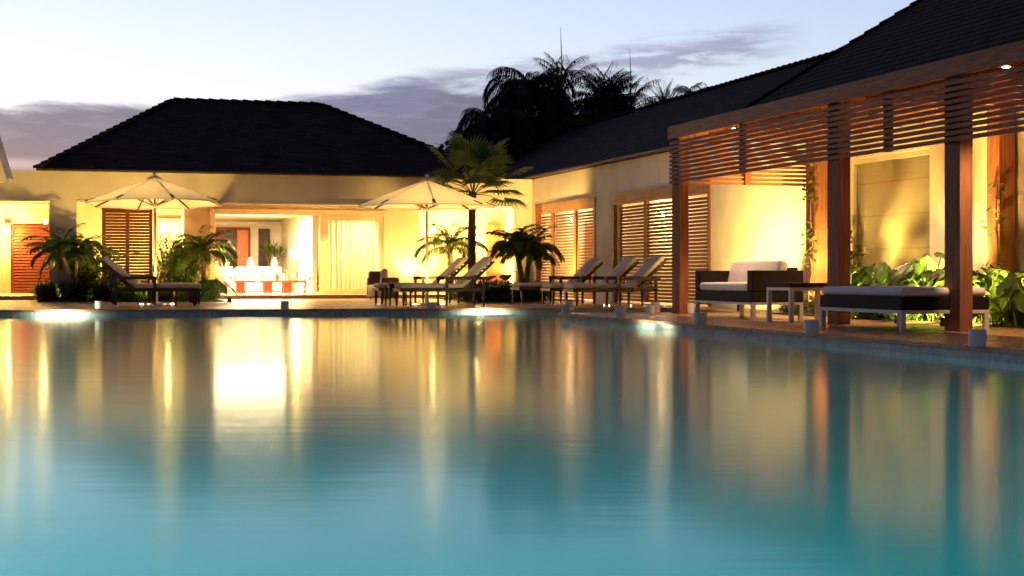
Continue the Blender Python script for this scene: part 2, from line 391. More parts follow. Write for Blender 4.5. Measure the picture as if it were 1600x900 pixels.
g.add([(30,-8,-.03),(B_,-8,-.03),(B_,64,-.03),(30,64,-.03)], [(0,1,2,3)])
struct('lawn', g, M['grass'])
# coping stones, mosaic waterline, basin, water
pi, po = offset(PA, -.025), offset(PA, .30)
c_ = MB(); n_ = len(PA)
vs = [(*p, .006) for p in pi]+[(*p, .006) for p in po]+[(*p, -.035) for p in pi]+[(*p, -.035) for p in PA]
c_.add(vs, [(i, (i+1)%n_, n_+(i+1)%n_, n_+i) for i in range(n_)]+[(2*n_+i, 2*n_+(i+1)%n_, (i+1)%n_, i) for i in range(n_)]+[(3*n_+i, 3*n_+(i+1)%n_, 2*n_+(i+1)%n_, 2*n_+i) for i in range(n_)])
struct('pool_coping', c_, M['deck'])
t_ = MB(); t_.add([(*p, -.036) for p in PA]+[(*p, -.95) for p in PA], [(i, n_+i, n_+(i+1)%n_, (i+1)%n_) for i in range(n_)])
struct('pool_mosaic_band', t_, M['mosaic'])
t_ = MB(); nx, ny = 46, 92; gv = []
def bowl(d): return -.95-1.05*(1-math.exp(-(d/2.2)**1.5))
for i in range(nx+1):
    for j in range(ny+1):
        gx = -6+13.8*i/nx; top = 27.43+(11-gx)*.12; gy = 1.5+(top-1.5)*j/ny
        dd = 1/(1/max(1e-4, gx+6)**3+1/max(1e-4, 7.8-gx)**3+1/max(1e-4, gy-1.5)**3+1/max(1e-4, top-gy)**3)**(1/3)
        gv.append((gx, gy, bowl(dd)))
t_.add(gv, [(i*(ny+1)+j, (i+1)*(ny+1)+j, (i+1)*(ny+1)+j+1, i*(ny+1)+j+1) for i in range(nx) for j in range(ny)])
t_.add([(7.8,24.1,-.95),(11,24.1,-.95),(11,27.43,-.95),(7.8,27.814,-.95)], [(0,1,2,3)])
t_.smooth = True
struct('pool_basin', t_, M['basin'])
t_ = MB(); t_.add([(*p, WZ) for p in PA], [tuple(range(n_))])
struct('pool_water', t_, M['water'])
# underwater lamps set in the pool walls
def pool_lamp(p, nrm, label, W, dz=.06):
    nrm = Vector(nrm).normalized()
    o = thing('pool_lamp', label, 'pool lamp', p, 0, 'underwater lamps in the pool walls')
    a = MB(); a.tube([Vector((0,0,0)), nrm*.03], .13, 20); a.build('housing', M['steel'], o)
    a = MB(); a.tube([nrm*.031, nrm*.045], .10, 20); a.build('lens', M['pool_lens'], o)
    if dz > 0: spot(o, nrm*.34+Vector((0,0,-.06-p[2])), Vector((0,0,-.07-p[2])), W, 150, .06, (1, .90, .55), .8)
    else: point(o, nrm*.15+Vector((0,0,0)), W, .10, (1, .98, .92), 'water_fill_light')
def faredge(X_): return 27.43+(11-X_)*.12
for x_, W, lb in ((97, 11, 'bright underwater lamp glaring below the far coping at the left end'), (757, 9, 'bright underwater lamp in front of the second umbrella and lounger pair')):
    X_, _ = atY(x_, 28.5); X_, _ = atY(x_, faredge(X_)); pool_lamp((X_, faredge(X_)-.005, -.27), (-.12, -1, 0), lb, W)
Y_, _ = atX(1000, 7.8); pool_lamp((7.795, Y_-.3, -.30), (-1, 0, 0), 'underwater lamp in the right hand pool wall near the cedar posts', 2.6)
for (p_, q_, W, lb_) in (((-4.2, 1.505, -.45), (0, 1, 0), 820, 'added unseen underwater lamp near the left end of the near wall'), ((-.9, 1.505, -.45), (0, 1, 0), 600, 'added unseen underwater lamp in the near wall left of the viewpoint'), ((2.6, 1.505, -.45), (0, 1, 0), 200, 'added unseen underwater lamp in the near wall right of the viewpoint'), ((-5.99, 8, -.45), (1, 0, 0), 1050, 'added unseen underwater lamp in the left wall, nearest one'), ((-5.99, 15, -.45), (1, 0, 0), 380, 'added unseen underwater lamp in the left wall, middle one'), ((-5.99, 22, -.45), (1, 0, 0), 130, 'added unseen underwater lamp in the left wall, farthest one'), ((7.79, 6, -.45), (-1, 0, 0), 30, 'added unseen underwater lamp in the right wall outside the picture')):
    pool_lamp(p_, q_, lb_, W, -.25)  # unseen lamps added to make the water body glow

# ================================================================ BUILDINGS
def roof_part(parent, A, B, C, D, name='roof_slope', cap=()):
    """A-B eave left to right, D-C ridge; stepped tile courses"""
    A, B, C, D = map(Vector, (A, B, C, D)); ex = (B-A).normalized()
    nrm = ex.cross((((C+D)/2)-A)).normalized()
    if nrm.z < 0: nrm = -nrm
    sl = (D-A)-ex*(D-A).dot(ex); L = sl.length; n = max(2, round(L/.18)); l = parent.location
    vs, fs, uv = [], [], []
    for i in range(n):
        f0, f1 = i/n, (i+1)/n
        p = [A.lerp(D, f0)+nrm*.020, B.lerp(C, f0)+nrm*.020, B.lerp(C, f1)+nrm*.008, A.lerp(D, f1)+nrm*.008, A.lerp(D, f0)+nrm*.0, B.lerp(C, f0)+nrm*.0]
        o = len(vs); vs += [tuple(q-Vector(l)) for q in p]
        def u(q, v): return ((q-A).dot(ex), v*L)
        U = [u(p[0], f0), u(p[1], f0), u(p[2], f1), u(p[3], f1), u(p[4], f0-.004), u(p[5], f0-.004)]
        for f in ((0,1,2,3), (4,5,1,0)): fs.append(tuple(o+k for k in f)); uv += [U[k] for k in f]
    me = bpy.data.meshes.new(name); me.from_pydata(vs, [], fs); me.materials.append(M['roof'])
    ul = me.uv_layers.new(name='UVMap')
    for k, q in enumerate(uv): ul.data[k].uv = q
    o = bpy.data.objects.new(name, me); COL.objects.link(o); o.parent = parent; return o
def hip_cap(parent, a, b_, th=1):
    a, b_ = Vector(a), Vector(b_); n = max(2, int((b_-a).length/.32)); m_ = MB()
    for i in range(n):
        p, q = a.lerp(b_, i/n), a.lerp(b_, (i+1.12)/n if i < n-1 else 1)
        m_.bar(p+Vector((0,0,.05)), q+Vector((0,0,.025)), .24*th, .07*th, .20*th, .05*th)
    return m_.build('ridge_cap', M['roof'], parent, True)

V = thing('villa', 'cream poolside villa with dark hipped tile roof and a brightly lit living room', 'house', (5, 40, 0))
X120, _ = atY(120, 40); X78, _ = atY(78, 40); XR = 11.7
wl = MB()
wl.box((-9, 40, 2.5), (12.16, 40.25, 3.22)); wl.box((X78, 40, 0), (X120, 40.25, 2.5)); wl.box((XR, 40, 0), (12.16, 40.25, 2.5))
wl.build('wall', M['plaster'], V, True)
lp = MB(); lp.box((-9, 39.965, 2.455), (X78, 40.2, 2.499)); lp.box((X120, 39.965, 2.455), (XR, 40.2, 2.499)); lp.build('soffit_edge', M['plaster_white'], V, True)
XD0, _ = atY(328, 42.4); XD1, _ = atY(610, 42.4); XA, _ = atY(655, 42.4)
HD = 2.27
wl = MB()
wl.box((X78-.02, 40.26, .1), (X78+.2, 46, 2.55))                           # side wall of the left porch
wl.box((X78+.2, 42.4, .1), (XD0, 42.6, 2.55))                              # left of the glass doors
wl.box((XD0, 42.4, 2.42), (XD1, 42.6, 2.55)); wl.box((XD1, 42.4, .1), (XA, 43.6, 2.55))
wl.box((XA, 43.6, .1), (14, 43.8, 2.55))
xa, _ = atY(287, 41.6); xb, _ = atY(322, 41.6)
wl.box((xa, 41.6, .1), (xb, 42.39, 2.55))                                   # projecting pier
XS0, _ = atY(18, 46); XS1, _ = atY(78, 46)
wl.box((-9, 46, 2.1), (X78, 46.2, 2.55)); wl.box((-9, 46, .1), (atY(-40, 46)[0], 46.2, 2.1)); wl.box((atY(9, 46)[0], 45.9, .1), (XS0-.02, 46.1, 2.099))
wl.build('porch_wall', M['plaster'], V, True)
cl_ = MB(); cl_.box((-9, 40.2, 2.551), (13.9, 46.5, 2.62)); cl_.build('porch_ceiling', M['plaster_white'], V, True)
pf = MB(); pf.box((-9, 40.04, 0.002), (12.15, 50, .1)); pf.build('porch_floor', M['deck'], V, True)
# red louvred door of the left porch
def louvres(mb, p0, ax, L, z0, z1, pitch=.075, bh=.045, bt=.022, stiles=(), sw=.09, nrm_off=0):
    """slats along axis ax ('x' or 'y') starting at p0"""
    z = z0+bh/2+.01
    segs = []; cuts = [0]+list(stiles)+[L]
    def bx(a0, a1, zz0, zz1, t0, t1):
        if ax == 'x': mb.box((p0[0]+a0, p0[1]+t0, zz0), (p0[0]+a1, p0[1]+t1, zz1))
        else: mb.box((p0[0]+t0, p0[1]+a0, zz0), (p0[0]+t1, p0[1]+a1, zz1))
    while z < z1-.01:
        for i in range(len(cuts)-1):
            a0 = cuts[i]+sw/2; a1 = cuts[i+1]-sw/2
            c0, c1 = a0, a1; o = len(mb.v)
            q = R(12)
            dy, dz = bt/2, bh/2
            # tilted blade
            pts = []
            for (s_, t_) in ((-1,-1),(1,-1),(1,1),(-1,1)):
                yy = s_*dz*math.sin(q)+t_*dy*.5*math.cos(q); zq = s_*dz*math.cos(q)-t_*dy*.5*math.sin(q)
                pts.append((yy+.035, z+zq))
            vs = []
            for c in (c0, c1):
                for yy, zq in pts: vs.append((p0[0]+c, p0[1]+yy, zq) if ax == 'x' else (p0[0]+yy, p0[1]+c, zq))
            mb.add(vs, [(0,1,2,3),(7,6,5,4),(0,4,5,1),(1,5,6,2),(2,6,7,3),(3,7,4,0)])
        z += pitch
    for c in cuts: bx(c-sw/2, c+sw/2, z0, z1, 0, .07)
d_ = MB(); louvres(d_, (XS0, 46.0, 0), 'x', XS1-XS0, .1, 2.08, pitch=.085, bh=.062, stiles=())
od = d_.build('louvred_door', M['red_wood'], V, True)
d_ = MB(); d_.box((XS0+.05, 46.09, .1), (XS1+.3, 46.12, 2.09)); d_.build('door_backing', M['screen_wood'], V, True)
# white glazed doors at the left edge
d_ = MB()
for k in range(4):
    x0 = atY(-36+k*12, 46)[0]; d_.box((x0, 45.98, .1), (x0+.07, 46.04, 2.09))
d_.box((atY(-40, 46)[0], 45.985, 2.02), (atY(9, 46)[0], 46.035, 2.088)); d_.build('folding_door_frame', M['frame_cream'], V, True)
d_ = MB(); d_.box((atY(-40, 46)[0], 46.6, .1), (XS0, 46.7, 2.5)); d_.build('lobby_wall', M['room_wall'], V, True)

# living room behind the doors
rm = MB()
XW = 6.55
rm.box((2.0, 49, .1), (XW+.1, 49.15, 2.5)); rm.box((2.0, 42.61, .1), (2.1, 48.99, 2.5)); rm.box((XW, 42.61, .1), (XW+.12, 48.99, 2.36))
rm.box((XW+.13, 45.6, .1), (9.6, 45.7, 2.5)); rm.box((9.5, 43.9, .1), (9.6, 45.59, 2.5))
rm.box((2.0, 48.93, 2.2), (XW-.01, 48.99, 2.30))
rm.build('room_wall', M['room_wall'], V, True)
rm = MB(); rm.box((2.0, 42.61, 2.361), (9.6, 49.1, 2.42)); rm.build('room_ceiling', M['room_wall'], V, True)
rm = MB(); rm.box((2.1, 42.61, .1), (XW-.01, 48.9, .106)); rm.box((XW+.13, 42.61, .1), (9.5, 45.6, .106)); rm.build('room_floor', mat('room_floor', (.50, .40, .28), .3, .08, 2), V, True)
def bx_(x0, x1, Yp, z0, z1, th=.05):
    m_ = MB(); m_.box((atY(x0, Yp)[0], Yp, z0), (atY(x1, Yp)[0], Yp+th, z1)); return m_
dk = mat('opening_shade', (.03, .018, .02), .6, .2, 5)  # flat dark panels; shade of the openings put into the colour
m_ = bx_(330, 391, 48.90, .1, 2.12); m_.build('inner_door_frame', M['red_wood'], V, True)
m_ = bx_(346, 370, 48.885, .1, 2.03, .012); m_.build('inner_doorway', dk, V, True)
m_ = bx_(371, 388, 48.87, .1, 2.03, .027); m_.build('inner_door_leaf', mat('orange_wood', (.42, .13, .045), .5, .2, 4, stretch=(6,6,.5)), V, True)
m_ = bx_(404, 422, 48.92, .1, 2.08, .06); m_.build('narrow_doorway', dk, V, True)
# glass doors
fr_ = MB()
XM0, XM1 = atY(500, 42.33)[0], atY(513, 42.33)[0]
xo0, xo1 = XD0+.0, XD1
fr_.box((xo0, 42.3, .1), (xo0+.14, 42.399, 2.42)); fr_.box((xo1-.22, 42.3, .1), (xo1, 42.399, 2.42)); fr_.box((xo0+.14, 42.3, HD), (xo1-.22, 42.399, 2.42))
fr_.build('door_frame', M['frame_cream'], V, True, bevel=.008)
fr_ = MB()
fr_.box((XM0, 42.34, .1), (XM1, 42.39, HD-.002)); fr_.box((xo1-.34, 42.34, .1), (xo1-.221, 42.39, HD-.002)); fr_.box((XM1, 42.34, HD-.14), (xo1-.34, 42.39, HD-.002)); fr_.box((XM1, 42.34, .1), (xo1-.34, 42.39, .24))
sdoor = fr_.build('sliding_door', M['frame_cream'], V, True, bevel=.006)
gp = MB(); gp.box((XM1-.01, 42.36, .24), (xo1-.335, 42.368, HD-.14)); gl_ = gp.build('door_glass', M['glass'], V, True); gl_.parent = sdoor
cu = MB(); nc = 160; rng = random.Random(3)
cvs, cfs = [], []
for i in range(nc+1):
    u = i/nc; x0 = XM1-.3+(xo1-XM1-.05)*u; yy = 42.82+.05*math.sin(u*88+2*math.sin(u*9))+.03*math.sin(u*31)
    for j in range(5): z = .13+(2.2)*j/4; cvs.append((x0+.012*math.sin(j*1.3+u*20), yy*1.0+.01*math.sin(j+u*12), z))
for i in range(nc):
    for j in range(4): cfs.append((i*5+j, (i+1)*5+j, (i+1)*5+j+1, i*5+j+1))
cu.add(cvs, cfs); cu.build('sheer_curtain', M['curtain'], V, True, smooth=True)
# lit panel window between the screen and the pier
pw = MB(); xa0, xa1 = atY(250, 42.38)[0], atY(285, 42.38)[0]
for (a0, a1, z0, z1) in ((xa0-.06, xa0, .1, 2.14), (xa1, xa1+.06, .1, 2.14), (xa0, xa1, 2.08, 2.14)): pw.box((a0, 42.34, z0), (a1, 42.398, z1))
pw.build('panel_frame', M['frame_cream'], V, True)
pw = MB(); pw.box((xa0, 42.375, .1), (xa1, 42.398, 2.08)); pw.build('panel', M['plaster_white'], V, True)
# wooden door in the right alcove
xa0, xa1 = atY(761, 43.5)[0], atY(783, 43.5)[0]
m_ = MB(); m_.box((xa0, 43.54, .1), (xa1, 43.598, 2.1)); m_.build('alcove_door', mat('alcove_wood', (.40, .12, .04), .5, .2, 4, stretch=(6,6,.5)), V, True)
# louvred screen standing in the left of the porch
xs0, xs1 = atY(159, 40.7)[0], atY(239, 40.7)[0]
sc_ = MB(); louvres(sc_, (xs0+.05, 40.7, 0), 'x', xs1-xs0-.1, .1, 2.28, stiles=((xs1-xs0-.1)*.5,), pitch=.078, bh=.069)
sc_.box((xs0, 40.70, 2.28), (xs1, 40.78, 2.36))
sc = sc_.build('louvre_screen', M['screen_wood'], V, True)
# roof of the villa
e0, e1, rd0, rd1 = (-.72, 39.75, 3.25), (11.3, 39.75, 3.25), (2.9, 44.5, 5.57), (7.1, 44.5, 5.57)
b0, b1 = (-.72, 49.3, 3.25), (11.3, 49.3, 3.25)
roof_part(V, e0, e1, rd1, rd0); roof_part(V, b0, e0, rd0, rd0); roof_part(V, e1, b1, rd1, rd1); roof_part(V, b1, b0, rd0, rd1)
for a_, c__ in ((e0, rd0), (e1, rd1), (b0, rd0), (b1, rd1), (rd0, rd1)): hip_cap(V, a_, c__)
ev = MB(); ev.box((-.74, 39.73, 3.225), (11.32, 49.32, 3.262)); ev.build('eave_board', M['dark_wood'], V, True)
# body of the house behind the parapet, so other viewpoints stay closed
bd = MB(); bd.box((-9, 49.4, 0), (12.1, 49.6, 3.22)); bd.box((-9.2, 40, 0), (-9.001, 49.6, 3.22)); bd.build('back_wall', M['plaster'], V, True)

# wing along the right of the pool
Wg = thing('garden_wing', 'long cream wing on the right with shutters and dark tile roof', 'building', (12.16, 30, 0))
XG = 12.16
wl = MB()
wl.box((XG, 4, 2.5), (XG+.25, 40.0, 3.22))
Ys = [4, 19.95, 22.45, 27.9, 33.6, 34.8, 39.62, 40.0]
for a_, c__ in ((4, 19.95), (22.45, 27.9), (33.6, 34.8), (39.62, 39.999)): wl.box((XG, a_, 0), (XG+.25, c__, 2.5))
wl.box((XG, 19.95, 0), (XG+.25, 22.45, .45))
wl.build('wall', M['plaster_white'], Wg, True)
wl = MB(); wl.box((14.0, 4, 0), (14.1, 43.5, 2.9)); wl.box((12.42, 27.3, 0), (13.99, 27.4, 2.6)); wl.box((12.42, 23.6, 0), (13.99, 23.7, 2.6))
wl.build('corridor_wall', M['room_wall'], Wg, True)
wl = MB(); wl.box((12.42, 4, 2.601), (13.99, 43, 2.66)); wl.build('corridor_ceiling', M['room_wall'], Wg, True)
yy0, yy1 = atX(934, 13.94)[0], atX(914, 13.94)[0]
m_ = MB(); m_.box((13.93, yy0-.4, 0), (13.998, yy1, 2.2)); m_.build('corridor_door', mat('red_paint', (.40, .07, .03), .5, .1, 4), Wg, True)
# wooden louvre shutters
def shutters(Y0, Y1, stiles):
    f_ = MB(); f_.box((XG-.03, Y0, 2.24), (XG+.1, Y1, 2.499)); f_.box((XG-.02, Y0, .0), (XG+.09, Y0+.12, 2.24)); f_.box((XG-.02, Y1-.12, .0), (XG+.09, Y1, 2.24))
    o = f_.build('shutter_frame', M['cedar_y'], Wg, True)
    cuts = [Y0+.12]+list(stiles)+[Y1-.12]
    for a_, c__ in zip(cuts[:-1], cuts[1:]):
        s_ = MB(); louvres(s_, (XG, a_+.045, 0), 'y', c__-a_-.09, .03, 2.238, stiles=(), pitch=.0745, bh=.055, bt=.022)
        s_.build('shutter_panel', M['shutter_wood'], Wg, True)
shutters(34.8, 39.62, [atX(898, XG)[0], atX(862, XG)[0]])
shutters(27.9, 33.6, [atX(1058, XG)[0], atX(1008, XG)[0], atX(966, XG)[0]])
# window with a drawn blind
f_ = MB()
for a_, c__, z0, z1 in ((19.95, 20.03, .45, 2.5), (22.37, 22.45, .45, 2.5), (20.03, 22.37, 2.42, 2.5), (20.03, 22.37, .45, .53)): f_.box((XG+.06, a_, z0), (XG+.14, c__, z1-.002 if z1 == 2.5 else z1))
wf = f_.build('window_frame', M['frame_cream'], Wg, True)
f_ = MB(); f_.box((XG+.09, 20.03, .53), (XG+.098, 22.37, 2.42)); gl_ = f_.build('window_glass', M['glass'], Wg, True)
m, n, out = material('window_blind'); oc = n.add('ShaderNodeTexCoord').outputs['Object']; sp = n.add('ShaderNodeSeparateXYZ'); n.put(sp.inputs[0], oc)
st = n.math('GREATER_THAN', n.math('FRACT', n.math('MULTIPLY', sp.outputs[2], 1.9)), .97)
c = n.mix(n.math('MULTIPLY', st, .4), n.ramp(n.noise(oc, 1.2, 3), [(.3, (.46, .36, .24)), (.7, (.58, .47, .33))]), (.12, .08, .05))
p = n.add('ShaderNodeBsdfPrincipled'); n.put(p.inputs['Base Color'], c); p.inputs['Roughness'].default_value = .8; n.l.new(p.outputs[0], out.inputs[0])
f_ = MB(); f_.box((XG+.20, 20.03, .5), (XG+.21, 22.37, 2.45)); f_.build('blind', m, Wg, True)
RX, RZ = 17.5, 5.85
roof_part(Wg, (11.98, 26, 3.28), (11.98, 66, 3.28), (RX, 60.5, RZ), (RX, 26, RZ)); roof_part(Wg, (23, 66, 3.28), (23, 26, 3.28), (RX, 26, RZ), (RX, 60.5, RZ)); roof_part(Wg, (11.98, 66, 3.28), (23, 66, 3.28), (RX, 60.5, RZ), (RX, 60.5, RZ))
hip_cap(Wg, (RX, 26, RZ), (RX, 60.5, RZ)); hip_cap(Wg, (11.98, 66, 3.28), (RX, 60.5, RZ))
ev = MB(); ev.box((11.96, 26, 3.24), (23, 66, 3.285)); ev.build('eave_board', M['dark_wood'], Wg, True)
wl = MB(); wl.box((22.6, 4, 0), (22.8, 65, 3.23)); wl.box((12.6, 64.8, 0), (22.6, 65, 3.23)); wl.box((12.41, 40.3, 0), (12.6, 65, 3.23)); wl.build('outer_wall', M['plaster'], Wg, True)
# taller roof in front
TB = thing('tall_roof_pavilion', 'steep dark tiled hip roof rising above the cedar pergola at top right', 'roof', (12, 15, 3.2))
hz = 3.25+.76*8
c0, c1, c2, c3 = (11.9, 28.1, 3.27), (11.9, -6, 3.27), (19.9, 2, hz), (19.9, 20.1, hz)
d0, d1 = (27.9, 28.1, 3.27), (27.9, -6, 3.27)
roof_part(TB, c1, c0, c3, c2); roof_part(TB, c0, d0, c3, c3); roof_part(TB, d0, d1, c2, c3); roof_part(TB, d1, c1, c2, c2)
for a_, c__ in ((c0, c3), (c1, c2), (d0, c3), (d1, c2), (c3, c2)): hip_cap(TB, a_, c__, .55)
ev = MB(); ev.box((11.9, -6, 3.235), (27.9, 28.1, 3.275)); ev.build('eave_board', M['dark_wood'], TB, True)
# white verge of the neighbouring roof at the left edge
LB = thing('neighbouring_roof', 'lit cream eave corner of a neighbouring roof cut off by the left edge', 'roof', at(-60, 33))
lb = MB(); dL = 33
def pl(x, y, d): v = at(x, d); return Vector((v.x, v.y, zz(y, d)))
ap, tip = pl(-56, 80, dL), pl(6, 284, dL); q_ = Vector((.0, 1, 0))
lb.bar(ap, tip, .05, .16); lb.build('verge_board', M['frame_cream'], LB, True)
lb = MB(); lb.bar(ap+Vector((.02,.45,.10)), tip+Vector((.03,.45,.10)), .9, .04); lb.build('roof_sheet', M['plaster_white'], LB, True)
lb = MB()
for k in range(9):
    p = ap.lerp(tip, (k+.5)/9); lb.bar(p+Vector((0,.03,-.06)), p+Vector((0,.8,-.06)), .07, .14)
lb.build('rafter_tails', M['frame_cream'], LB, True)

# pergola
PG = thing('cedar_pergola', 'cedar pergola with slatted fascia and square posts over the right hand terrace', 'pergola', (9.7, 17, 0))
PX = 9.60
def post(x0, y0, w_, L_, z1=2.98):
    p_ = MB(); p_.box((x0, y0, 0.001), (x0+w_, y0+L_, z1)); return p_.build('post', M['cedar_z'], PG, True, bevel=.006)
for xn in (1061.5, 1311, 1500): post(PX, atX(xn, PX)[0], .165, .32)
post(PX, 9.5, .165, .32)
YB = [23.0, 17.74, 9.5]
for yb in YB: post(11.86, yb, .24, .30)
fb = MB(); YE = atX(1045, 9.54)[0]
fb.box((9.54, 8, 2.87), (9.598, YE, 3.08)); fb.box((9.54, YE-.03+.035, 2.87), (12.1, YE+.06, 3.08)); fb.build('fascia_beam', M['cedar_y'], PG, True, bevel=.004)
fs_ = MB()
for k in range(10): z = 2.14+.0705*k; fs_.box((9.545, 8, z), (9.597, YE, z+.044))
fs_.build('slat_screen', M['cedar_y'], PG, True)
fs_ = MB()
for k in range(10): z = 2.14+.0705*k; fs_.box((9.60, YE-.03, z), (12.1, YE+.02, z+.044))
fs_.build('slat_screen', M['cedar_x'], PG, True)
for xn in (1161, 1389): y0 = atX(xn, PX)[0]; st_ = MB(); st_.box((9.5985, y0, 2.14), (9.66, y0+.13, 2.98)); st_.build('batten', M['cedar_z'], PG, True)
st_ = MB(); x0 = atY(1169, YE-.1)[0]; st_.box((x0-.05, YE-.10, 2.14), (x0+.05, YE-.031, 2.98)); st_.build('batten', M['cedar_z'], PG, True)
cb = MB(); cb.box((9.6, 8, 2.981), (12.12, YE-.035, 3.02))
cb.build('ceiling_boards', M['cedar_y'], PG, True)
cb = MB()
y = 8.2
while y < 23.2: cb.box((9.77, y, 2.86), (12.1, y+.05, 2.98)); y += .62
cb.build('rafters', M['cedar_x'], PG, True)
def downlight(x, y, label):
    o = thing('recessed_spotlight', label, 'spotlight', (x, y, 2.875), 0, 'recessed spotlights in the pergola ceiling')
    a = MB(); a.lathe([(.075, 0), (.075, -.012), (.05, -.012), (.045, .0)], n=20); a.build('trim_ring', M['steel'], o)
    a = MB(); a.lathe([(.001, -.028), (.03, -.022), (.044, -.006)], n=16); a.build('lens', M['bulb'], o, smooth=True)
    a = MB(); a.lathe([(.06, .001), (.06, .105)], n=20); a.build('housing', M['steel'], o)
    spot(o, (0, 0, -.04), (0.15, .0, -2), 45, 100, .04, (1, .62, .30))
for (x_, y_, r_, lb_) in ((1572, 108, 0, 'small glowing spotlight near the top right corner of the pergola'), (1148, 203, 0, 'small glowing spotlight at the far left end of the pergola ceiling')):
    d = (2.84-.65)*2400/(428-y_); p_ = at(x_, d); downlight(p_.x, p_.y, lb_)

downlight(10.9, 19.3, 'added fill spotlight in the middle of the pergola ceiling above the side table')  # third downlight added behind the slats to brighten the deck

# ================================================================ LAMPS OF THE PLACE
def wall_lamp(loc, nrm, W, label, grp='wall lamps', r=.05, col=WARM):
    o = thing('wall_lamp', label, 'wall lamp', loc, 0, grp); nrm = Vector(nrm)
    a = MB(); a.tube([Vector((0,0,0)), nrm*.03], .05, 14); a.tube([nrm*.03, nrm*.07], .012, 8); a.build('wall_plate', M['steel'], o)
    a = MB(); a.lathe([(.001, -.07), (.035, -.06), (.045, 0), (.035, .06), (.001, .07)], nrm*.10, 16); a.build('glass_shade', M['bulb'], o, smooth=True)
    point(o, nrm*.17, W, r, col); return o
def ground_spot(x, y, to, W, label, ang=90, z0=0, col=WARM, grp='ground spotlights', r=.11):
    o = thing('ground_spotlight', label, 'spotlight', (x, y, z0), 0, grp)
    low = grp == 'deck uplights'; hh_ = .028 if low else .11
    a = MB(); a.lathe([(.05, 0), (.055, hh_*.2), (.045, hh_*.5), (.05, hh_), (.056, hh_), (.056, hh_*.8)], n=18); a.build('housing', M['steel'] if low else M['black'], o)
    a = MB(); a.lathe([(.046, hh_-.004), (.03, hh_+.012 if low else hh_-.003), (.001, hh_+.02 if low else hh_-.003)], n=16); a.build('lens', M['bulb'], o)
    spot(o, (0, 0, .14), Vector(to)-Vector((x, y, z0)), W, ang, r, col); return o
def PY(x, Yp): return atY(x, Yp)[0]

# villa porch
p = atY(262, 42.3); wall_lamp((p[0], 42.374, zz(356, p[1])), (0,-1,0), 42, 'glowing wall lamp on the lit panel beside the first umbrella pole')
p = atY(676, 43.5); wall_lamp((p[0], 43.6, zz(357, p[1])), (0,-1,0), 60, 'glowing wall lamp beside the second umbrella pole, seen through palm fronds')
p = atY(746, 43.5); wall_lamp((p[0], 43.6, zz(372, p[1])), (0,-1,0), 60, 'glowing wall lamp just right of the tall fan palm trunk')
p = atY(78, 40.6); wall_lamp((X78-.02, 41.0, 1.98), (-1,0,0), 20.4, 'star like wall lamp on the right jamb of the left porch')
p = atY(8, 45.8); wall_lamp((atY(13, 45.8)[0], 45.9, 1.85), (0,-1,0), 60, 'wall lamp on the white column of the left porch')
wall_lamp((atY(1, 45.9)[0], 46.6, 1.9), (0,-1,0), 70, 'wall lamp behind the glazed doors at the left edge')
ground_spot(PY(644, 41.9), 42.0, (PY(644, 41.9), 42.4, 2.5), 60, 'uplight at the foot of the wall just right of the glass doors', z0=.1)
ground_spot(PY(668, 43), 43.2, (PY(668, 43), 43.6, 2.5), 60, 'uplight at the foot of the alcove wall behind the second umbrella', z0=.1)
ground_spot(PY(152, 41.9), 42.0, (PY(148, 41.9), 42.4, 2.5), 60, 'uplight behind the banana leaves left of the louvre screen', z0=.1)
ground_spot(PY(214, 41.9), 41.8, (PY(210, 41.9), 42.4, 2.0), 70, 'uplight hidden behind the red louvre screen', z0=.1)
ground_spot(PY(800, 42.5), 42.7, (PY(795, 42.9), 43.6, 2.2), 60, 'uplight behind the dark double trunk palm at the corner', z0=.1)
# lamps in the beds that wash the parapet
ground_spot(1.95, 36.1, (1.2, 40, 3.0), 120.0, 'bed spotlight under the shrubs left of the first loungers', 80)
ground_spot(3.0, 38.9, (3.2, 40.0, 3.2), 81.6, 'bed spotlight among the bright leaves behind the first umbrella', 110)
ground_spot(3.6, 35.9, (3.1, 38.2, 1.5), 26, 'bed spotlight under the foot of the first loungers', 100)
ground_spot(10.3, 37.0, (10.2, 40.0, 3.2), 198.0, 'bed spotlight at the foot of the fan palm', 95)
ground_spot(9.75, 35.2, (9.9, 35.6, 3), 110, 'bed spotlight in front of the fan palm trunk shining up into its crown', 60)
ground_spot(11.5, 36.3, (12.2, 37.6, 3.2), 162.0, 'bed spotlight by the corner palm shining at the wing wall', 100)
ground_spot(11.3, 24.7, (12.2, 25.6, 1.8), 190, 'bright uplight on the floor behind the side table at the vine post', 130)
ground_spot(11.72, 22.75, (11.9, 23.1, 2.5), 28.8, 'small uplight at the foot of the vine post', 110)
ground_spot(11.75, 21.95, (12.2, 22.3, 2.5), 290.7, 'uplight in the leafy bed below the left end of the blind window', 120)
ground_spot(11.7, 17.2, (12.2, 16.9, 2.4), 150.0, 'uplight in the bed beside the right hand back post', 130)
ground_spot(11.55, 18.5, (12.1, 19.2, 2.5), 239.4, 'uplight in the leafy bed between blind window and back post', 120)
p = at(697, 37.6); ground_spot(p.x, p.y, (p.x+.25, p.y+1.0, 1.6), 60.0, 'added fill spotlight in front of the slender feathery palm', 70)  # fill lamp added to brighten the front of this palm
p = at(92, 36.1); ground_spot(p.x, p.y, (p.x+.2, p.y+1.1, 1.6), 52.0, 'added fill spotlight at the left tip of the left bed', 80)  # another added fill, for the left palm
p = at(306, 36.8); ground_spot(p.x, p.y, (p.x+.1, p.y+1.3, 1.5), 60.0, 'added fill spotlight in front of the feathery palm by the glass doors', 80)  # added front light for the palm by the doors
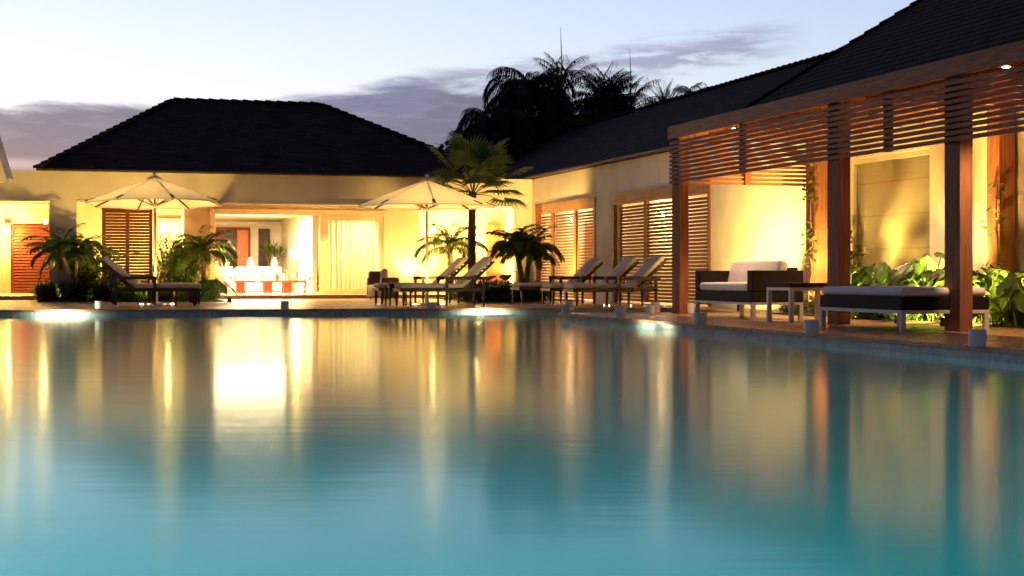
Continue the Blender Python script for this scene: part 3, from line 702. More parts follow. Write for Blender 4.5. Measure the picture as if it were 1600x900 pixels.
p = at(278, 36.9); ground_spot(p.x, p.y, (p.x+.2, p.y+1.5, .9), 90.0, 'added fill spotlight under the foot of the farther left lounger shining on the lime shrub', 100)  # lamp added below the lounger to brighten the lime shrub
p = at(140, 36.3); ground_spot(p.x, p.y, (p.x+.1, p.y+1.5, .9), 56.0, 'added fill spotlight before the yellow green shrub of the left bed', 90)  # extra fill put in to lift the left shrub
p = at(600, 40.6); ground_spot(p.x, 39.3, (5.6, 40.0, 3.1), 55, 'added fill uplight hidden on the deck behind the woven tub chair', 100)  # hidden lamp added to lift the dark middle of the parapet
ground_spot(10.55, 20.3, (12.2, 20.9, 1.0), 60, 'added low fill spotlight in front of the blind window behind the daybed', 120)  # added low fill for the window bay
ground_spot(10.5, 18.0, (12.0, 18.6, .7), 85, 'added low fill spotlight in front of the elephant ears beside the nearest front post', 110)  # added to brighten the leaves from in front
ground_spot(10.5, 16.9, (12.0, 17.6, .7), 110, 'added low fill spotlight shining on the yellow green leaves at the right edge', 120)  # added front fill for the leaves at the right edge
ground_spot(at(-22, 31.2).x, at(-22, 31.2).y, (at(0, 33).x, at(0, 33).y+.3, 2.9), 60, 'added unseen spotlight left of the picture shining at the cream eave', 90)  # unseen lamp added to light the cream eave
# wing corridor
for x_, y_, W in ((893, 343, 45), (1036, 333, 52)):
    Yw = atX(x_, 13.9)[0]; d = atX(x_, 13.9)[1]
    wall_lamp((14.0, Yw, zz(y_, d)), (-1,0,0), W, 'wall lamp glaring through the '+('farther' if x_ < 900 else 'nearer')+' wooden shutters', 'corridor wall lamps', col=(1, .60, .26))
wall_lamp((14.0, 30.3, 1.9), (-1,0,0), 38, 'corridor wall lamp behind the shutters next to the nearest post', 'corridor wall lamps', col=(1, .58, .24))
wall_lamp((14.0, 39.3, 1.7), (-1,0,0), 32, 'corridor wall lamp behind the shutters at the corner palm', 'corridor wall lamps', col=(1, .58, .24))
# ceiling panels added to light the villa rooms, kept out of sight
def ceiling_panel(x, y, sx, sy, W, label):
    o = thing('room_fill_light', label, 'ceiling light', (x, y, 2.355), 0, 'added fill panels lighting the villa rooms')
    a = MB(); a.box((-sx/2-.02, -sy/2-.02, -.02), (sx/2+.02, sy/2+.02, 0)); a.build('frame', M['paint_metal'], o)
    a = MB(); a.box((-sx/2, -sy/2, -.028), (sx/2, sy/2, -.021)); a.build('diffuser', M['bulb'], o)
    area(o, (0, 0, -.05), (0, 0, -2), W, sx, sy, (1, .70, .36))
ceiling_panel(4.7, 43.5, 2.4, .9, 165, 'added ceiling panel that brightens the living room')
ceiling_panel(8.1, 43.7, 1.0, .5, 36, 'added ceiling panel that brightens the sheer curtain')
def soffit_light(x, y, W, label):
    o = thing('soffit_light', label, 'downlight', (x, y, 2.55), 0, 'downlights in the porch ceiling')
    a = MB(); a.lathe([(.07, 0), (.07, -.012), (.05, -.012), (.045, .0)], n=18); a.build('trim_ring', M['steel'], o)
    a = MB(); a.lathe([(.001, -.006), (.044, -.006)], n=14); a.build('lens', M['bulb'], o)
    spot(o, (0, 0, -.03), (0, .0, -2), W, 120, .05)
soffit_light(5.0, 41.3, 88, 'porch downlight in front of the open glass door'); soffit_light(7.4, 41.3, 72, 'porch downlight in front of the curtain')
soffit_light(2.6, 41.6, 64, 'porch downlight behind the louvre screen'); soffit_light(10.4, 41.6, 80, 'porch downlight over the alcove')
soffit_light(-2.0, 43.0, 112, 'porch downlight in front of the red louvred door')

# ================================================================ FURNITURE
def make_umbrella(label, loc, rz, dz=0, tilt=0):
    o = thing('parasol', label, 'parasol', loc, rz, 'cream canvas parasols')
    zr, za, rr, n = 2.08+dz, 2.62+dz, 1.42, 8
    a = MB(); vs, fs = [], []; rings = 7
    for i in range(rings+1):
        f = i/rings
        for k in range(n*4):
            q = 2*math.pi*k/(n*4); m_ = abs(((k % 4)-2)/2) # 1 at rib, 0 mid
            rad = rr*f*(math.cos(math.pi/n)/math.cos((q % (2*math.pi/n))-math.pi/n))*(1-.035*(1-m_)*f)
            z = za-(za-zr)*(f**1.06)-.045*(1-m_)*math.sin(f*math.pi)*.9+.01*(1-m_)*f
            vs.append((rad*math.cos(q), rad*math.sin(q), z))
    L = n*4
    for i in range(rings):
        for k in range(L): fs.append((i*L+k, i*L+(k+1)%L, (i+1)*L+(k+1)%L, (i+1)*L+k))
    o0 = len(vs)                                                       # hem
    for k in range(L): x, y, z = vs[rings*L+k]; vs.append((x*.998, y*.998, z-.03))
    for k in range(L): fs.append((rings*L+k, rings*L+(k+1)%L, o0+(k+1)%L, o0+k))
    a.add(vs, fs); can = a.build('canopy', M['canvas'], o, smooth=False)
    a = MB(); a.lathe([(.17, za-.035), (.12, za-.0), (.04, za+.04), (.02, za+.05)], n=8); a.build('vent_cap', M['canvas'], can)
    a = MB(); a.lathe([(.001, za+.12), (.035, za+.11), (.04, za+.08), (.02, za+.06), (.03, za+.04)], n=12); a.build('finial', M['cushion_white'], can, smooth=True)
    for k in range(n):
        q = 2*math.pi*k/n; c, s_ = math.cos(q), math.sin(q)
        a = MB(); a.bar((c*.04, s_*.04, za-.03), (c*rr*.99, s_*rr*.99, zr-.02), .018, .028); rb = a.build('rib', M['pole_wood'], o)
        a = MB(); a.bar((c*.04, s_*.04, zr-.05), (c*rr*.50, s_*rr*.50, za-(za-zr)*.5-.035), .014, .02); a.build('strut', M['pole_wood'], rb)
        a = MB(); a.bar((c*rr*.86, s_*rr*.86, zr+.085), (c*rr*1.0, s_*rr*1.0, zr+.012), .06, .012); a.build('rib_pocket', M['dark_wood'], rb)
    a = MB(); a.tube([(0,0,.42), (0,0,za)], .024, 12); a.build('pole', M['pole_wood'], o, smooth=True)
    a = MB(); a.lathe([(.05, zr-.10), (.06, zr-.09), (.06, zr-.03), (.05, zr-.02)], n=14); a.build('hub', M['cushion_white'], o)
    a = MB(); a.lathe([(.001,0), (.28,0), (.28,.035), (.06,.05), (.04,.07), (.032,.45), (.025,.45)], n=28); a.build('base', M['steel'], o, smooth=False)
    if tilt: o.rotation_euler = (R(-tilt), 0, rz)
    return o
U1 = at(243.5, 31.65); U2 = at(667, 31.5)
make_umbrella('cream parasol over the loungers at the left, before the louvre screen', (U1.x, U1.y, 0), .2, .03, 2.3)
make_umbrella('cream parasol over the lounger pair in front of the curtain and alcove', (U2.x, U2.y, 0), -.12, -.04)
ground_spot(U1.x-.30, U1.y-.30, (U1.x-.1, U1.y-.05, 2.2), 55, 'deck uplight left of the first parasol pole', 110, grp='deck uplights')
ground_spot(U1.x+.32, U1.y-.25, (U1.x+.1, U1.y, 2.2), 55, 'deck uplight right of the first parasol pole', 110, grp='deck uplights')
ground_spot(U2.x-.30, U2.y-.20, (U2.x-.1, U2.y, 2.2), 55, 'deck uplight left of the second parasol pole', 110, grp='deck uplights')
ground_spot(U2.x+.35, U2.y+.1, (U2.x+.1, U2.y, 2.2), 55, 'deck uplight right of the second parasol pole', 110, grp='deck uplights')

def make_lounger(label, loc, rz, g, ang=43):
    o = thing('sun_lounger', label, 'sun lounger', loc, rz, g); W = .33
    a = MB()
    for s_ in (-1, 1): a.box((-.80, s_*W-.018, .30), (.93, s_*W+.018, .365))
    a.box((.895, -W+.018, .30), (.93, W-.018, .365)); a.box((-.80, -W+.018, .30), (-.765, W-.018, .365))
    for k in range(15): x = -.42+k*.088; a.box((x, -W+.018, .345), (x+.06, W-.018, .362))
    a.build('frame', M['dark_wood'], o, bevel=.004)
    for x, zt in ((-.75, .57), (0, .57), (.86, .30)):
        for s_ in (-1, 1):
            a = MB(); a.bar((x, s_*(W+.04 if zt > .4 else W), zt-.002), (x, s_*(W+.04 if zt > .4 else W), .30 if zt > .4 else .12), .05, .05)
            if zt > .4: a.bar((x, s_*(W+.04), .30), (x, s_*(W+.04), .03), .05, .05, .03, .03)
            else: a.bar((x, s_*W, .12), (x, s_*W, .03), .045, .045, .03, .03)
            a.build('leg', M['dark_wood'], o)
            # brass foot
            a = MB(); yy = s_*(W+.04 if zt > .4 else W); a.tube([(x, yy, .0), (x, yy, .03)], .018, 8); a.build('foot_cap', M['steel'], o)
    for s_ in (-1, 1):
        a = MB(); a.box((-.84, s_*(W+.04)-.03, .535), (.04, s_*(W+.04)+.03, .60)); a.build('armrest', M['dark_wood'], o, bevel=.005)
    q = R(ang); hx, hz_ = -.42, .37; c, s0 = math.cos(q), math.sin(q)
    a = MB()
    for s_ in (-1, 1): a.bar((hx, s_*(W-.04), hz_), (hx-c*.78, s_*(W-.04), hz_+s0*.78), .03, .045)
    for k in range(8): f = .08+k*.095; a.bar((hx-c*f, -W+.055, hz_+s0*f), (hx-c*f, W-.055, hz_+s0*f), .05, .014, up=(s0, 0, c))
    a.bar((hx-c*.45, 0, hz_+s0*.45-.02), (hx-.40, 0, .34), .03, .03)
    a.build('backrest_frame', M['dark_wood'], o)
    a = MB(); a.rbox((-.38, -W+.03, .368), (.92, W-.03, .455), .035, puff=.012); sc_ = a.build('seat_cushion', M['cushion'], o, smooth=True)
    a = MB(); a.rbox((0, -W+.03, 0), (.82, W-.03, .085), .035, puff=.015)
    bc = a.build('back_cushion', M['cushion'], o, smooth=True)
    # lies on the backrest frame, leaning towards the head end
    ux = Vector((-c, 0, s0)); un = Vector((s0, 0, c)); uy = un.cross(ux)
    m4 = Matrix((( ux.x, uy.x, un.x, hx+.02+un.x*.03), (ux.y, uy.y, un.y, 0), (ux.z, uy.z, un.z, hz_+un.z*.03), (0,0,0,1)))
    bc.matrix_local = m4
    return o
def lounger_at(x_near_leg, d_near, facing, label, g, ang=43):
    p = at(x_near_leg, d_near); return make_lounger(label, (p.x, p.y+.36, 0), 0 if facing > 0 else math.pi, g, ang)
G1 = 'dark wood sun loungers'
lounger_at(242, 30.5, 1, 'nearer dark lounger facing right below the left parasol', G1)
lounger_at(235.5, 31.85, 1, 'farther lounger facing right, behind the pole of the left parasol', G1, 44)
lounger_at(698, 30.2, -1, 'nearer lounger facing left under the middle parasol, raised back by the agave', G1)
lounger_at(661, 31.9, -1, 'farther lounger facing left under the middle parasol, behind the pole', G1)
lounger_at(868+8, 33.2, -1, 'farthest of the three loungers before the shutters, foot beside the garden bed', G1)
lounger_at(928, 31.3, -1, 'middle lounger of the three in a row before the wooden shutters', G1)
lounger_at(968, 29.75, -1, 'nearest lounger of the three before the shutters, next to the corner post', G1)

def make_side_table(label, x, d, w_=.5):
    p = at(x, d); o = thing('side_table', label, 'side table', (p.x, p.y, 0), 0, 'dark wood side tables between loungers')
    a = MB(); a.box((-w_/2, -w_/2, .43), (w_/2, w_/2, .46)); a.build('table_top', M['dark_wood'], o, bevel=.004)
    a = MB()
    for s_ in (-1, 1): a.box((-w_/2+.05, s_*(w_/2-.05)-.01, .37), (w_/2-.05, s_*(w_/2-.05)+.01, .429)); a.box((s_*(w_/2-.05)-.01, -w_/2+.062, .37), (s_*(w_/2-.05)+.01, w_/2-.062, .429))
    a.build('apron', M['dark_wood'], o)
    for sx in (-1, 1):
        for sy in (-1, 1): a = MB(); a.bar((sx*(w_/2-.04), sy*(w_/2-.04), .43), (sx*(w_/2-.04), sy*(w_/2-.04), 0), .045, .045, .028, .028); a.build('leg', M['dark_wood'], o)
    return o
make_side_table('small dark side table at the foot of the left lounger pair', 289, 31.35, .46)
make_side_table('small dark side table at the feet of the middle loungers', 622, 31.15, .5)
p = at(622.5, 31.15); o = thing('glass_tumbler', 'small glass standing on the side table at the middle loungers', 'glass', (p.x, p.y, .46))
a = MB(); a.lathe([(.001,.0), (.028,0), (.036,.09), (.033,.09), (.026,.01), (.001,.01)], n=16); a.build('bowl', M['glass'], o, smooth=True)
# woven tub chair by the doors
p = at(598, 39.6); o = thing('tub_chair', 'brown woven tub chair with white pillow beside the curtained door', 'armchair', (p.x, p.y, 0), R(20))
brw = mat('brown_weave', (.10, .055, .035), .6, .3, 30, .4, 60)
a = MB(); a.rbox((-.26, -.34, .04), (.26, .34, .38), .04); a.build('seat', brw, o, smooth=True)
for s_ in (-1, 1): a = MB(); a.rbox((-.26, s_*.34-.06, .04), (.26, s_*.34+.06, .56), .04); a.build('arm', brw, o, smooth=True)
a = MB(); a.rbox((-.24, .24, .04), (.24, .36, .72), .05); a.build('backrest', brw, o, smooth=True)
a = MB(); a.rbox((.04, .06, .50), (.22, .20, .78), .06, puff=.02); a.build('pillow', M['cushion_white'], o, smooth=True)
a = MB()
for sx in (-1, 1):
    for sy in (-1, 1): a.box((sx*.2-.02, sy*.28-.02, 0), (sx*.2+.02, sy*.28+.02, .045))
a.build('feet', M['dark_wood'], o)

# pergola lounge set: woven love seat, side table, daybed
def base_frame(o, x0, y0, x1, y1, z0, z1, inset=0):
    a = MB()
    a.box((x0, y0, z0), (x1, y0+.045, z1)); a.box((x0, y1-.045, z0), (x1, y1, z1)); a.box((x0, y0+.045, z0), (x0+.045, y1-.045, z1)); a.box((x1-.045, y0+.045, z0), (x1, y1-.045, z1))
    a.build('base_frame', M['paint_metal'], o, bevel=.004)
    for sx in (x0+.03+inset, x1-.03-inset):
        for sy in (y0+.03+inset, y1-.03-inset):
            a = MB(); a.box((sx-.029, sy-.029, 0), (sx+.029, sy+.029, z0)); a.build('leg', M['paint_metal'], o, bevel=.004)
x0, y0 = 9.27, 19.85
o = thing('love_seat', 'dark woven love seat with pale pink white cushions under the pergola', 'sofa', (x0, y0, 0)); D_, L_ = .80, 2.05
base_frame(o, 0, 0, D_, L_, .21, .245)
a = MB(); a.box((.0, 0, .246), (D_, L_, .40)); a.build('seat_base', M['wicker'], o, bevel=.012)
a = MB(); a.box((0, 0, .401), (D_, .17, .70)); a.build('arm', M['wicker'], o, bevel=.012)
a = MB(); a.box((0, L_-.17, .401), (D_, L_, .70)); a.build('arm', M['wicker'], o, bevel=.012)
a = MB(); a.box((D_-.14, .171, .401), (D_, L_-.171, .745)); a.build('backrest', M['wicker'], o, bevel=.012)
a = MB(); a.rbox((-.01, .175, .402), (D_-.14, L_-.175, .52), .045, puff=.012); a.build('seat_cushion', M['cushion_white'], o, smooth=True)
a = MB(); a.rbox((0, 0, 0), (.15, L_-.36, .36), .05, puff=.01); bc = a.build('back_cushion', M['cushion_white'], o, smooth=True)
bc.location = (D_-.36, .18, .522-.01); bc.rotation_euler = (0, R(14), 0)
x0, y0 = 9.25, 18.62
o = thing('lounge_side_table', 'low dark topped table with pale metal frame between love seat and daybed', 'side table', (x0, y0, 0))
a = MB(); a.box((-.01, -.01, .47), (.80, .74, .53)); a.build('table_top', M['wicker'], o, bevel=.008)
base_frame(o, 0, 0, .79, .73, .425, .469)
x0, y0 = 8.98, 15.32
o = thing('daybed', 'long low dark woven daybed with pale mattress in front of the leafy bed', 'daybed', (x0, y0, 0)); D_, L_ = 1.13, 1.95
base_frame(o, 0, 0, D_, L_, .20, .24)
a = MB(); a.box((0, 0, .241), (D_, L_, .39)); a.build('seat_base', M['wicker'], o, bevel=.012)
a = MB(); a.rbox((.01, .01, .392), (D_-.02, L_-.01, .495), .045, puff=.012); a.build('mattress', M['cushion_white'], o, smooth=True)

# white ceramic candle cups on the pool edge
def cup(x, yb, r, h, label):
    d = (.65-.006)*2400/(yb-428); p = at(x, d)
    o = tag(MB().lathe([(.001, 0), (r*.97, 0), (r, .01), (r, h), (r*.90, h), (r*.88, .03), (.001, .03)], n=28).build('candle_cup', M['ceramic']), label, 'candle holder', 'white candle cups along the pool edge')
    o.location = (p.x, p.y, .008); 
    a = MB(); a.lathe([(r*.6, .031), (r*.6, h*.45), (.001, h*.45)], n=18); a.build('candle', M['cushion_white'], o)
    return o
for x_, y_, r_, h_, lb in (
    (155, 483.5, .075, .15, 'white candle cup on the far pool edge left of the first lounger'),
    (445, 483.6, .075, .15, 'white candle cup on the far pool edge in front of the living room'),
    (675, 482.9, .095, .12, 'wide white candle cup at the foot of the middle parasol'),
    (884.5, 490.6, .075, .13, 'white candle cup at the very tip of the right hand terrace'),
    (889.5, 484.9, .075, .17, 'taller white candle cup standing behind the one at the terrace tip'),
    (969, 497.2, .078, .15, 'white candle cup on the coping below the nearest shutter lounger'),
    (1015.5, 489.6, .078, .12, 'left cup of the two standing together left of the corner post'),
    (1024, 488.2, .080, .17, 'right and taller cup of the two standing left of the corner post'),
    (1079, 489.6, .060, .17, 'white cup tucked against the right side of the corner post'),
    (1094, 507.3, .085, .15, 'white candle cup on the coping in front of the love seat'),
    (1268, 521.5, .078, .15, 'white candle cup on the coping between love seat and daybed'),
    (1527, 541.5, .078, .148, 'nearest white candle cup on the coping at the lower right')):
    cup(x_, y_, r_, h_, lb)
for i, (x_, d, lb) in enumerate(((944, 30.6, 'tiny glowing tea light under the middle shutter lounger'), (952, 30.2, 'tiny glowing tea light left of the nearest shutter lounger leg'), (986, 30.0, 'tiny glowing tea light under the nearest shutter lounger'))):
    p = at(x_, d); o = thing('tea_light', lb, 'candle', (p.x, p.y, 0), 0, 'tea lights under the loungers')
    a = MB(); a.lathe([(.001,0), (.022,0), (.022,.018), (.018,.018), (.018,.012), (.001,.012)], n=14); a.build('cup', M['steel'], o)
    a = MB(); a.lathe([(.001,.014), (.007,.018), (.009,.028), (.004,.04), (.001,.046)], n=8); a.build('flame', M['bulb'], o)

# ---------------------------------------------------------------- living room furniture
FZ = .107
p0, p1 = PY(345, 46.2), PY(444, 46.2)
o = thing('white_sofa', 'long white slip covered sofa in the bright living room', 'sofa', (p0, 46.0, FZ)); Ls = p1-p0
a = MB(); a.rbox((0, 0, .02), (Ls, .85, .40), .05, puff=.02); a.build('seat', M['sofa_cover'], o, smooth=True)
a = MB(); a.rbox((0, .60, .30), (Ls, .86, .76), .07, puff=.02); a.build('backrest', M['sofa_cover'], o, smooth=True)
for k in range(3): a = MB(); a.rbox((.12+k*(Ls-.2)/3, .36, .42), (.08+(k+1)*(Ls-.2)/3, .60, .74), .07, puff=.03); a.build('cushion', M['sofa_cover'], o, smooth=True)
for e_ in (0, Ls-.16): a = MB(); a.rbox((e_, .0, .02), (e_+.16, .8, .55), .05); a.build('arm', M['sofa_cover'], o, smooth=True)
def xchair(x0, x1, Yc, flip, label):
    c = (PY(x0, Yc)+PY(x1, Yc))/2; o = thing('folding_chair', label, 'chair', (c, Yc, FZ), R(200 if flip else -20), 'teak folding chairs with striped backs')
    tk = M['cedar_x']
    for s_ in (-1, 1):
        a = MB(); a.bar((.22, s_*.22, 0), (-.20, s_*.22, .44), .03, .03); a.build('leg', tk, o)
        a = MB(); a.bar((-.20, s_*.20, 0), (.22, s_*.20, .44), .03, .03); a.build('leg', tk, o)
    a = MB()
    for k in range(6): a.box((-.2+k*.075, -.21, .44), (-.2+k*.075+.06, .21, .46))
    a.build('seat', tk, o)
    a = MB()
    for k in range(6): a.bar((-.20, -.19+k*.076, .44), (-.32, -.19+k*.076, .90), .014, .055, up=(1,0,0))
    a.bar((-.30, -.22, .86), (-.30, .22, .86), .03, .05); a.build('backrest', mat('striped_back', (.55, .42, .24), .8, .1, 6), o)
xchair(345, 362, 43.1, False, 'teak folding chair at the left of the white sofa')
xchair(478, 500, 43.0, True, 'teak folding chair at the right by the sliding door')
def low_table(x0, x1, Yc, label, legs, h=.36):
    a0, a1 = PY(x0, Yc), PY(x1, Yc); o = thing('low_table', label, 'coffee table', (a0, Yc, FZ), 0, 'low red wood tables')
    a = MB(); a.box((0, 0, h-.07), (a1-a0, .55, h)); a.build('table_top', M['red_wood'], o, bevel=.005)
    for f in legs:
        x = f*(a1-a0-.22); a = MB(); a.box((x, .06, 0), (x+.22, .49, h-.071)); a.build('leg', M['red_wood'], o)
low_table(368, 400, 43.5, 'low red wood table in front of the sofa on the left', (.15,))
low_table(408, 478, 43.6, 'long low red wood table on two block legs before the sofa', (.10, .62))
a0, a1 = PY(446, 45.4), PY(480, 45.4); o = thing('console_table', 'light wooden table carrying the lit lamp in the living room', 'table', (a0, 45.2, FZ))
a = MB(); a.box((0, 0, .60), (a1-a0, .45, .66)); a.build('table_top', M['cedar_x'], o)
for sx in (.0, a1-a0-.06):
    for sy in (0, .39): a = MB(); a.box((sx, sy, 0), (sx+.06, sy+.06, .599)); a.build('leg', M['cedar_x'], o)
lx = PY(461.5, 45.4); o = thing('table_lamp', 'lit table lamp with brown base and glowing white shade', 'lamp', (lx, 45.42, FZ+.661))
a = MB(); a.lathe([(.001,0), (.10,0), (.085,.30), (.02,.31), (.015,.36), (.001,.36)], n=20); a.build('base', M['terracotta'], o)
a = MB(); a.lathe([(.17,.34), (.15,.62)], n=28); a.build('lamp_shade', M['shade'], o, smooth=True)
point(o, (0,-.3,.50), 18, .1)
for x_, lb in ((410+25, 'potted houseplant on the table left of the lamp'), ):
    p = PY(x_, 44.0)
# white figurines on the sofa table
for x_, Yc, s_, lb in ((352, 46.9, 1.0, 'white round vase ornament behind the left end of the sofa'), (391, 47.1, .9, 'slim white vase ornament behind the middle of the sofa'), (429, 47.0, .9, 'white vase ornament behind the right of the sofa')):
    o = thing('white_ornament', lb, 'ornament', (PY(x_, Yc), Yc, .0), 0, 'white ornaments behind the sofa')
    a = MB(); a.lathe([(.001,FZ), (.16,FZ), (.10,FZ+.05), (.08,FZ+.66), (.12,FZ+.70), (.001,FZ+.70)], n=18); a.build('stand', M['plaster_white'], o, smooth=True)
    a = MB(); a.lathe([(.001,FZ+.701), (.06,FZ+.70), (.12*s_,FZ+.80), (.13*s_,FZ+.88), (.07,FZ+.98), (.045,FZ+1.02), (.06,FZ+1.05), (.05,FZ+1.05)], n=18); a.build('vase', M['ceramic'], o, smooth=True)

# ================================================================ PLANTS
def frond(mb, base, azim, length, rise, droop, ll, n=16, seed=0, wid=.022, hang=.6, stemr=.010, steps=9):
    rg = random.Random(seed); c, s_ = math.cos(azim), math.sin(azim)
    pts = []; p = Vector(base); el = rise; dl = length/steps
    pts.append(p.copy())
    for i in range(steps):
        dv = Vector((c*math.cos(el), s_*math.cos(el), math.sin(el))); p = p+dv*dl; pts.append(p.copy()); el -= droop/steps*(.6+1.0*i/steps)
    mb.tube(pts, [stemr*(1-.8*i/steps) for i in range(steps+1)], 3, cap=False)
    side = Vector((-s_, c, 0))
    for k in range(n):
        f = .14+.86*(k+.5)/n; i = min(steps-1, int(f*steps)); q = pts[i].lerp(pts[i+1], f*steps-i)
        d = (pts[i+1]-pts[i]).normalized(); L = ll*(math.sin(math.pi*(f*.86+.09))**.6)*rg.uniform(.85, 1.15)
        for sg in (-1, 1):
            v = (side*sg*rg.uniform(.75, 1)+d*(.55+.5*f)+Vector((0,0,.15-rg.uniform(0, .3)))).normalized()
            m1 = q+v*L*.5; m1.z -= hang*L*.12; e = q+v*L*.92; e.z -= hang*L*.62; wv = v.cross(Vector((0,0,1))).normalized()*wid*L*2.2
            mb.add([q-wv*.4, q+wv*.4, m1+wv, m1-wv, e], [(0,1,2,3), (3,2,4)])
def palm(label, loc, h, nf, fl, ll, seed=0, trunk_r=.07, mat_=None, name='palm_tree', cat='palm', group=None, lean=(0,0), hang=.6, rise=(.2, 1.35), droop=(1.2, 2.2), trunks=1, spear=0, n=16, wid=.022, tex=True, azr=(0, 2*math.pi)):
    rg = random.Random(seed); o = thing(name, label, cat, loc, 0, group); mat_ = mat_ or M['palm']; cr = MB(); tops = []
    for t_ in range(trunks):
        dx, dy = (lean if trunks == 1 else (lean[0]+(t_-.5)*.30, lean[1]+rg.uniform(-.1, .1)))
        hh = h*(1 if t_ == 0 else .90); pts = []; rs = []; nseg = max(6, int(hh/.07)) if tex else 6
        for i in range(nseg+1):
            f = i/nseg; pts.append((dx*f*f+(t_*.07), dy*f*f, hh*f)); rs.append(trunk_r*(1.25-.35*f)*(1+(.10 if i % 2 else -.05)*(1 if tex else 0)))
        a = MB(); a.tube(pts, rs, 9); a.build('trunk', M['trunk'], o); tops.append(Vector(pts[-1]))
    for T in tops:
        for k in range(nf):
            f = k/nf; el = rise[1]-(rise[1]-rise[0])*f+rg.uniform(-.12, .12); az_ = azr[0]+((k*2.39996+rg.uniform(-.3, .3)) % (2*math.pi))*(azr[1]-azr[0])/(2*math.pi)
            frond(cr, T+Vector((0,0,.02*rg.random())), az_, fl*rg.uniform(.82, 1.12), el, rg.uniform(*droop), ll, n, rg.random(), wid, hang, stemr=.012*fl)
    cr.build('crown', mat_, o)
    if spear:
        for T in tops[:1]: a = MB(); a.tube([T, T+Vector((.02,0,spear*.5)), T+Vector((-.03,0,spear))], [.03,.022,.006], 6); a.build('spear_leaf', mat_, o)
    return o
def fan_leaf(mb, base, dv, L, rad, seed, pet=.012):
    rg = random.Random(seed); dv = Vector(dv).normalized(); tip = Vector(base)+dv*L; mid = Vector(base)+dv*L*.5+Vector((0,0,.06*L))
    mb.tube([base, mid, tip], [pet, pet*.8, pet*.6], 4, cap=False)
    sd_ = dv.cross(Vector((0,0,1))).normalized(); up = sd_.cross(dv).normalized()
    # blade plane spanned by dv and sd_, cupped
    nseg = 26; spread = R(250)
    for k in range(nseg):
        a0 = -spread/2+spread*k/nseg; a1 = a0+spread/nseg; am = (a0+a1)/2
        rr = rad*(.72+.28*math.cos(am*.62))*rg.uniform(.92, 1.06)
        def P(a_, r_, u_): v = dv*math.cos(a_)+sd_*math.sin(a_); return tip+v*r_+up*u_
        cup_ = .18*rad
        pA = P(a0, rr*.62, cup_*.3); pB = P(a1, rr*.62, cup_*.3); pm = P(am, rr*.62, cup_*.3+.035*rad)
        e = P(am, rr, -cup_*.4*rg.random()-.10*rr)
        mb.add([tip, pA, pm, pB, e], [(0,1,2), (0,2,3), (1,4,2), (2,4,3)])
def blade(mb, base, azim, L, w_, rise, droop, n=6, fold=.0, twist=0):
    c, s_ = math.cos(azim), math.sin(azim); p = Vector(base); el = rise; side = Vector((-s_, c, 0)); vs = []
    for i in range(n+1):
        f = i/n; ww = w_*(math.sin(math.pi*min(1, f*.85+.12))**.8)*(1 if i < n else .05)
        up = Vector((-c*math.sin(el), -s_*math.sin(el), math.cos(el)))
        vs += [p+side*ww+up*fold*ww, p, p-side*ww+up*fold*ww]
        p = p+Vector((c*math.cos(el), s_*math.cos(el), math.sin(el)))*L/n; el -= droop/n
    fs = []
    for i in range(n): a = i*3; fs += [(a, a+1, a+4, a+3), (a+1, a+2, a+5, a+4)]
    mb.add(vs, fs)
def big_leaf(mb, base, azim, pet, L, w_, rise, tilt, seed, ruffle=.06):
    """elephant ear: petiole and broad ruffled blade that hangs from its top"""
    rg = random.Random(seed); c, s_ = math.cos(azim), math.sin(azim)
    b0 = Vector(base); m1 = b0+Vector((c*pet*.35*math.cos(rise), s_*pet*.35*math.cos(rise), pet*.6*math.sin(rise))); T = b0+Vector((c*pet*math.cos(rise), s_*pet*math.cos(rise), pet*math.sin(rise)))
    mb.tube([b0, m1, T], [.014, .011, .008], 5, cap=False)
    dv = Vector((c*math.cos(tilt), s_*math.cos(tilt), -math.sin(tilt))); sd_ = Vector((-s_, c, 0)); up = sd_.cross(dv)
    if up.z < 0: up = -up
    nu, nv = 9, 6; vs = []
    for i in range(nu+1):
        f = i/nu; x = (-.22+1.22*f)*L; half = w_*(math.sin(math.pi*(f**.75)*.97+.03)**.75)
        if f < .15: half *= .9
        for j in range(-nv, nv+1):
            g = j/nv; z = .22*abs(g)*half-.35*L*(max(0, f-.3)**2)+ruffle*w_*math.sin(g*7+f*13+seed*7)*abs(g)*1.2-.15*g*g*half
            xx = x-(.16*L*(1-f)*(1-abs(abs(g)-.5)*2) if f < .3 else 0)
            vs.append(T+dv*xx+sd_*g*half+up*z)
    q = 2*nv+1; fs = [(i*q+j, (i+1)*q+j, (i+1)*q+j+1, i*q+j+1) for i in range(nu) for j in range(q-1)]
    mb.add(vs, fs)
def ground_cover(label, pts, n, hgt, seed, m_=None, L=.28, w_=.012):
    """ferny ground cover scattered in a polygon given by x,y ranges"""
    rg = random.Random(seed); mb = MB()
    for _ in range(n):
        x0, x1, y0, y1 = rg.choice(pts); x, y = rg.uniform(x0, x1), rg.uniform(y0, y1); h = hgt*rg.uniform(.4, 1.15); a0 = rg.uniform(0, 6.28)
        for k in range(rg.randint(5, 8)): blade(mb, (x+rg.uniform(-.05,.05), y+rg.uniform(-.05,.05), rg.uniform(0, h*.6)), a0+k*1.1+rg.uniform(-.4,.4), L*rg.uniform(.6, 1.3), w_*rg.uniform(.8, 1.6), rg.uniform(.5, 1.35), rg.uniform(.8, 2.0), 4)
    return tag(mb.build('ground_cover', m_ or M['fern']), label, 'ground cover', None, 'stuff')
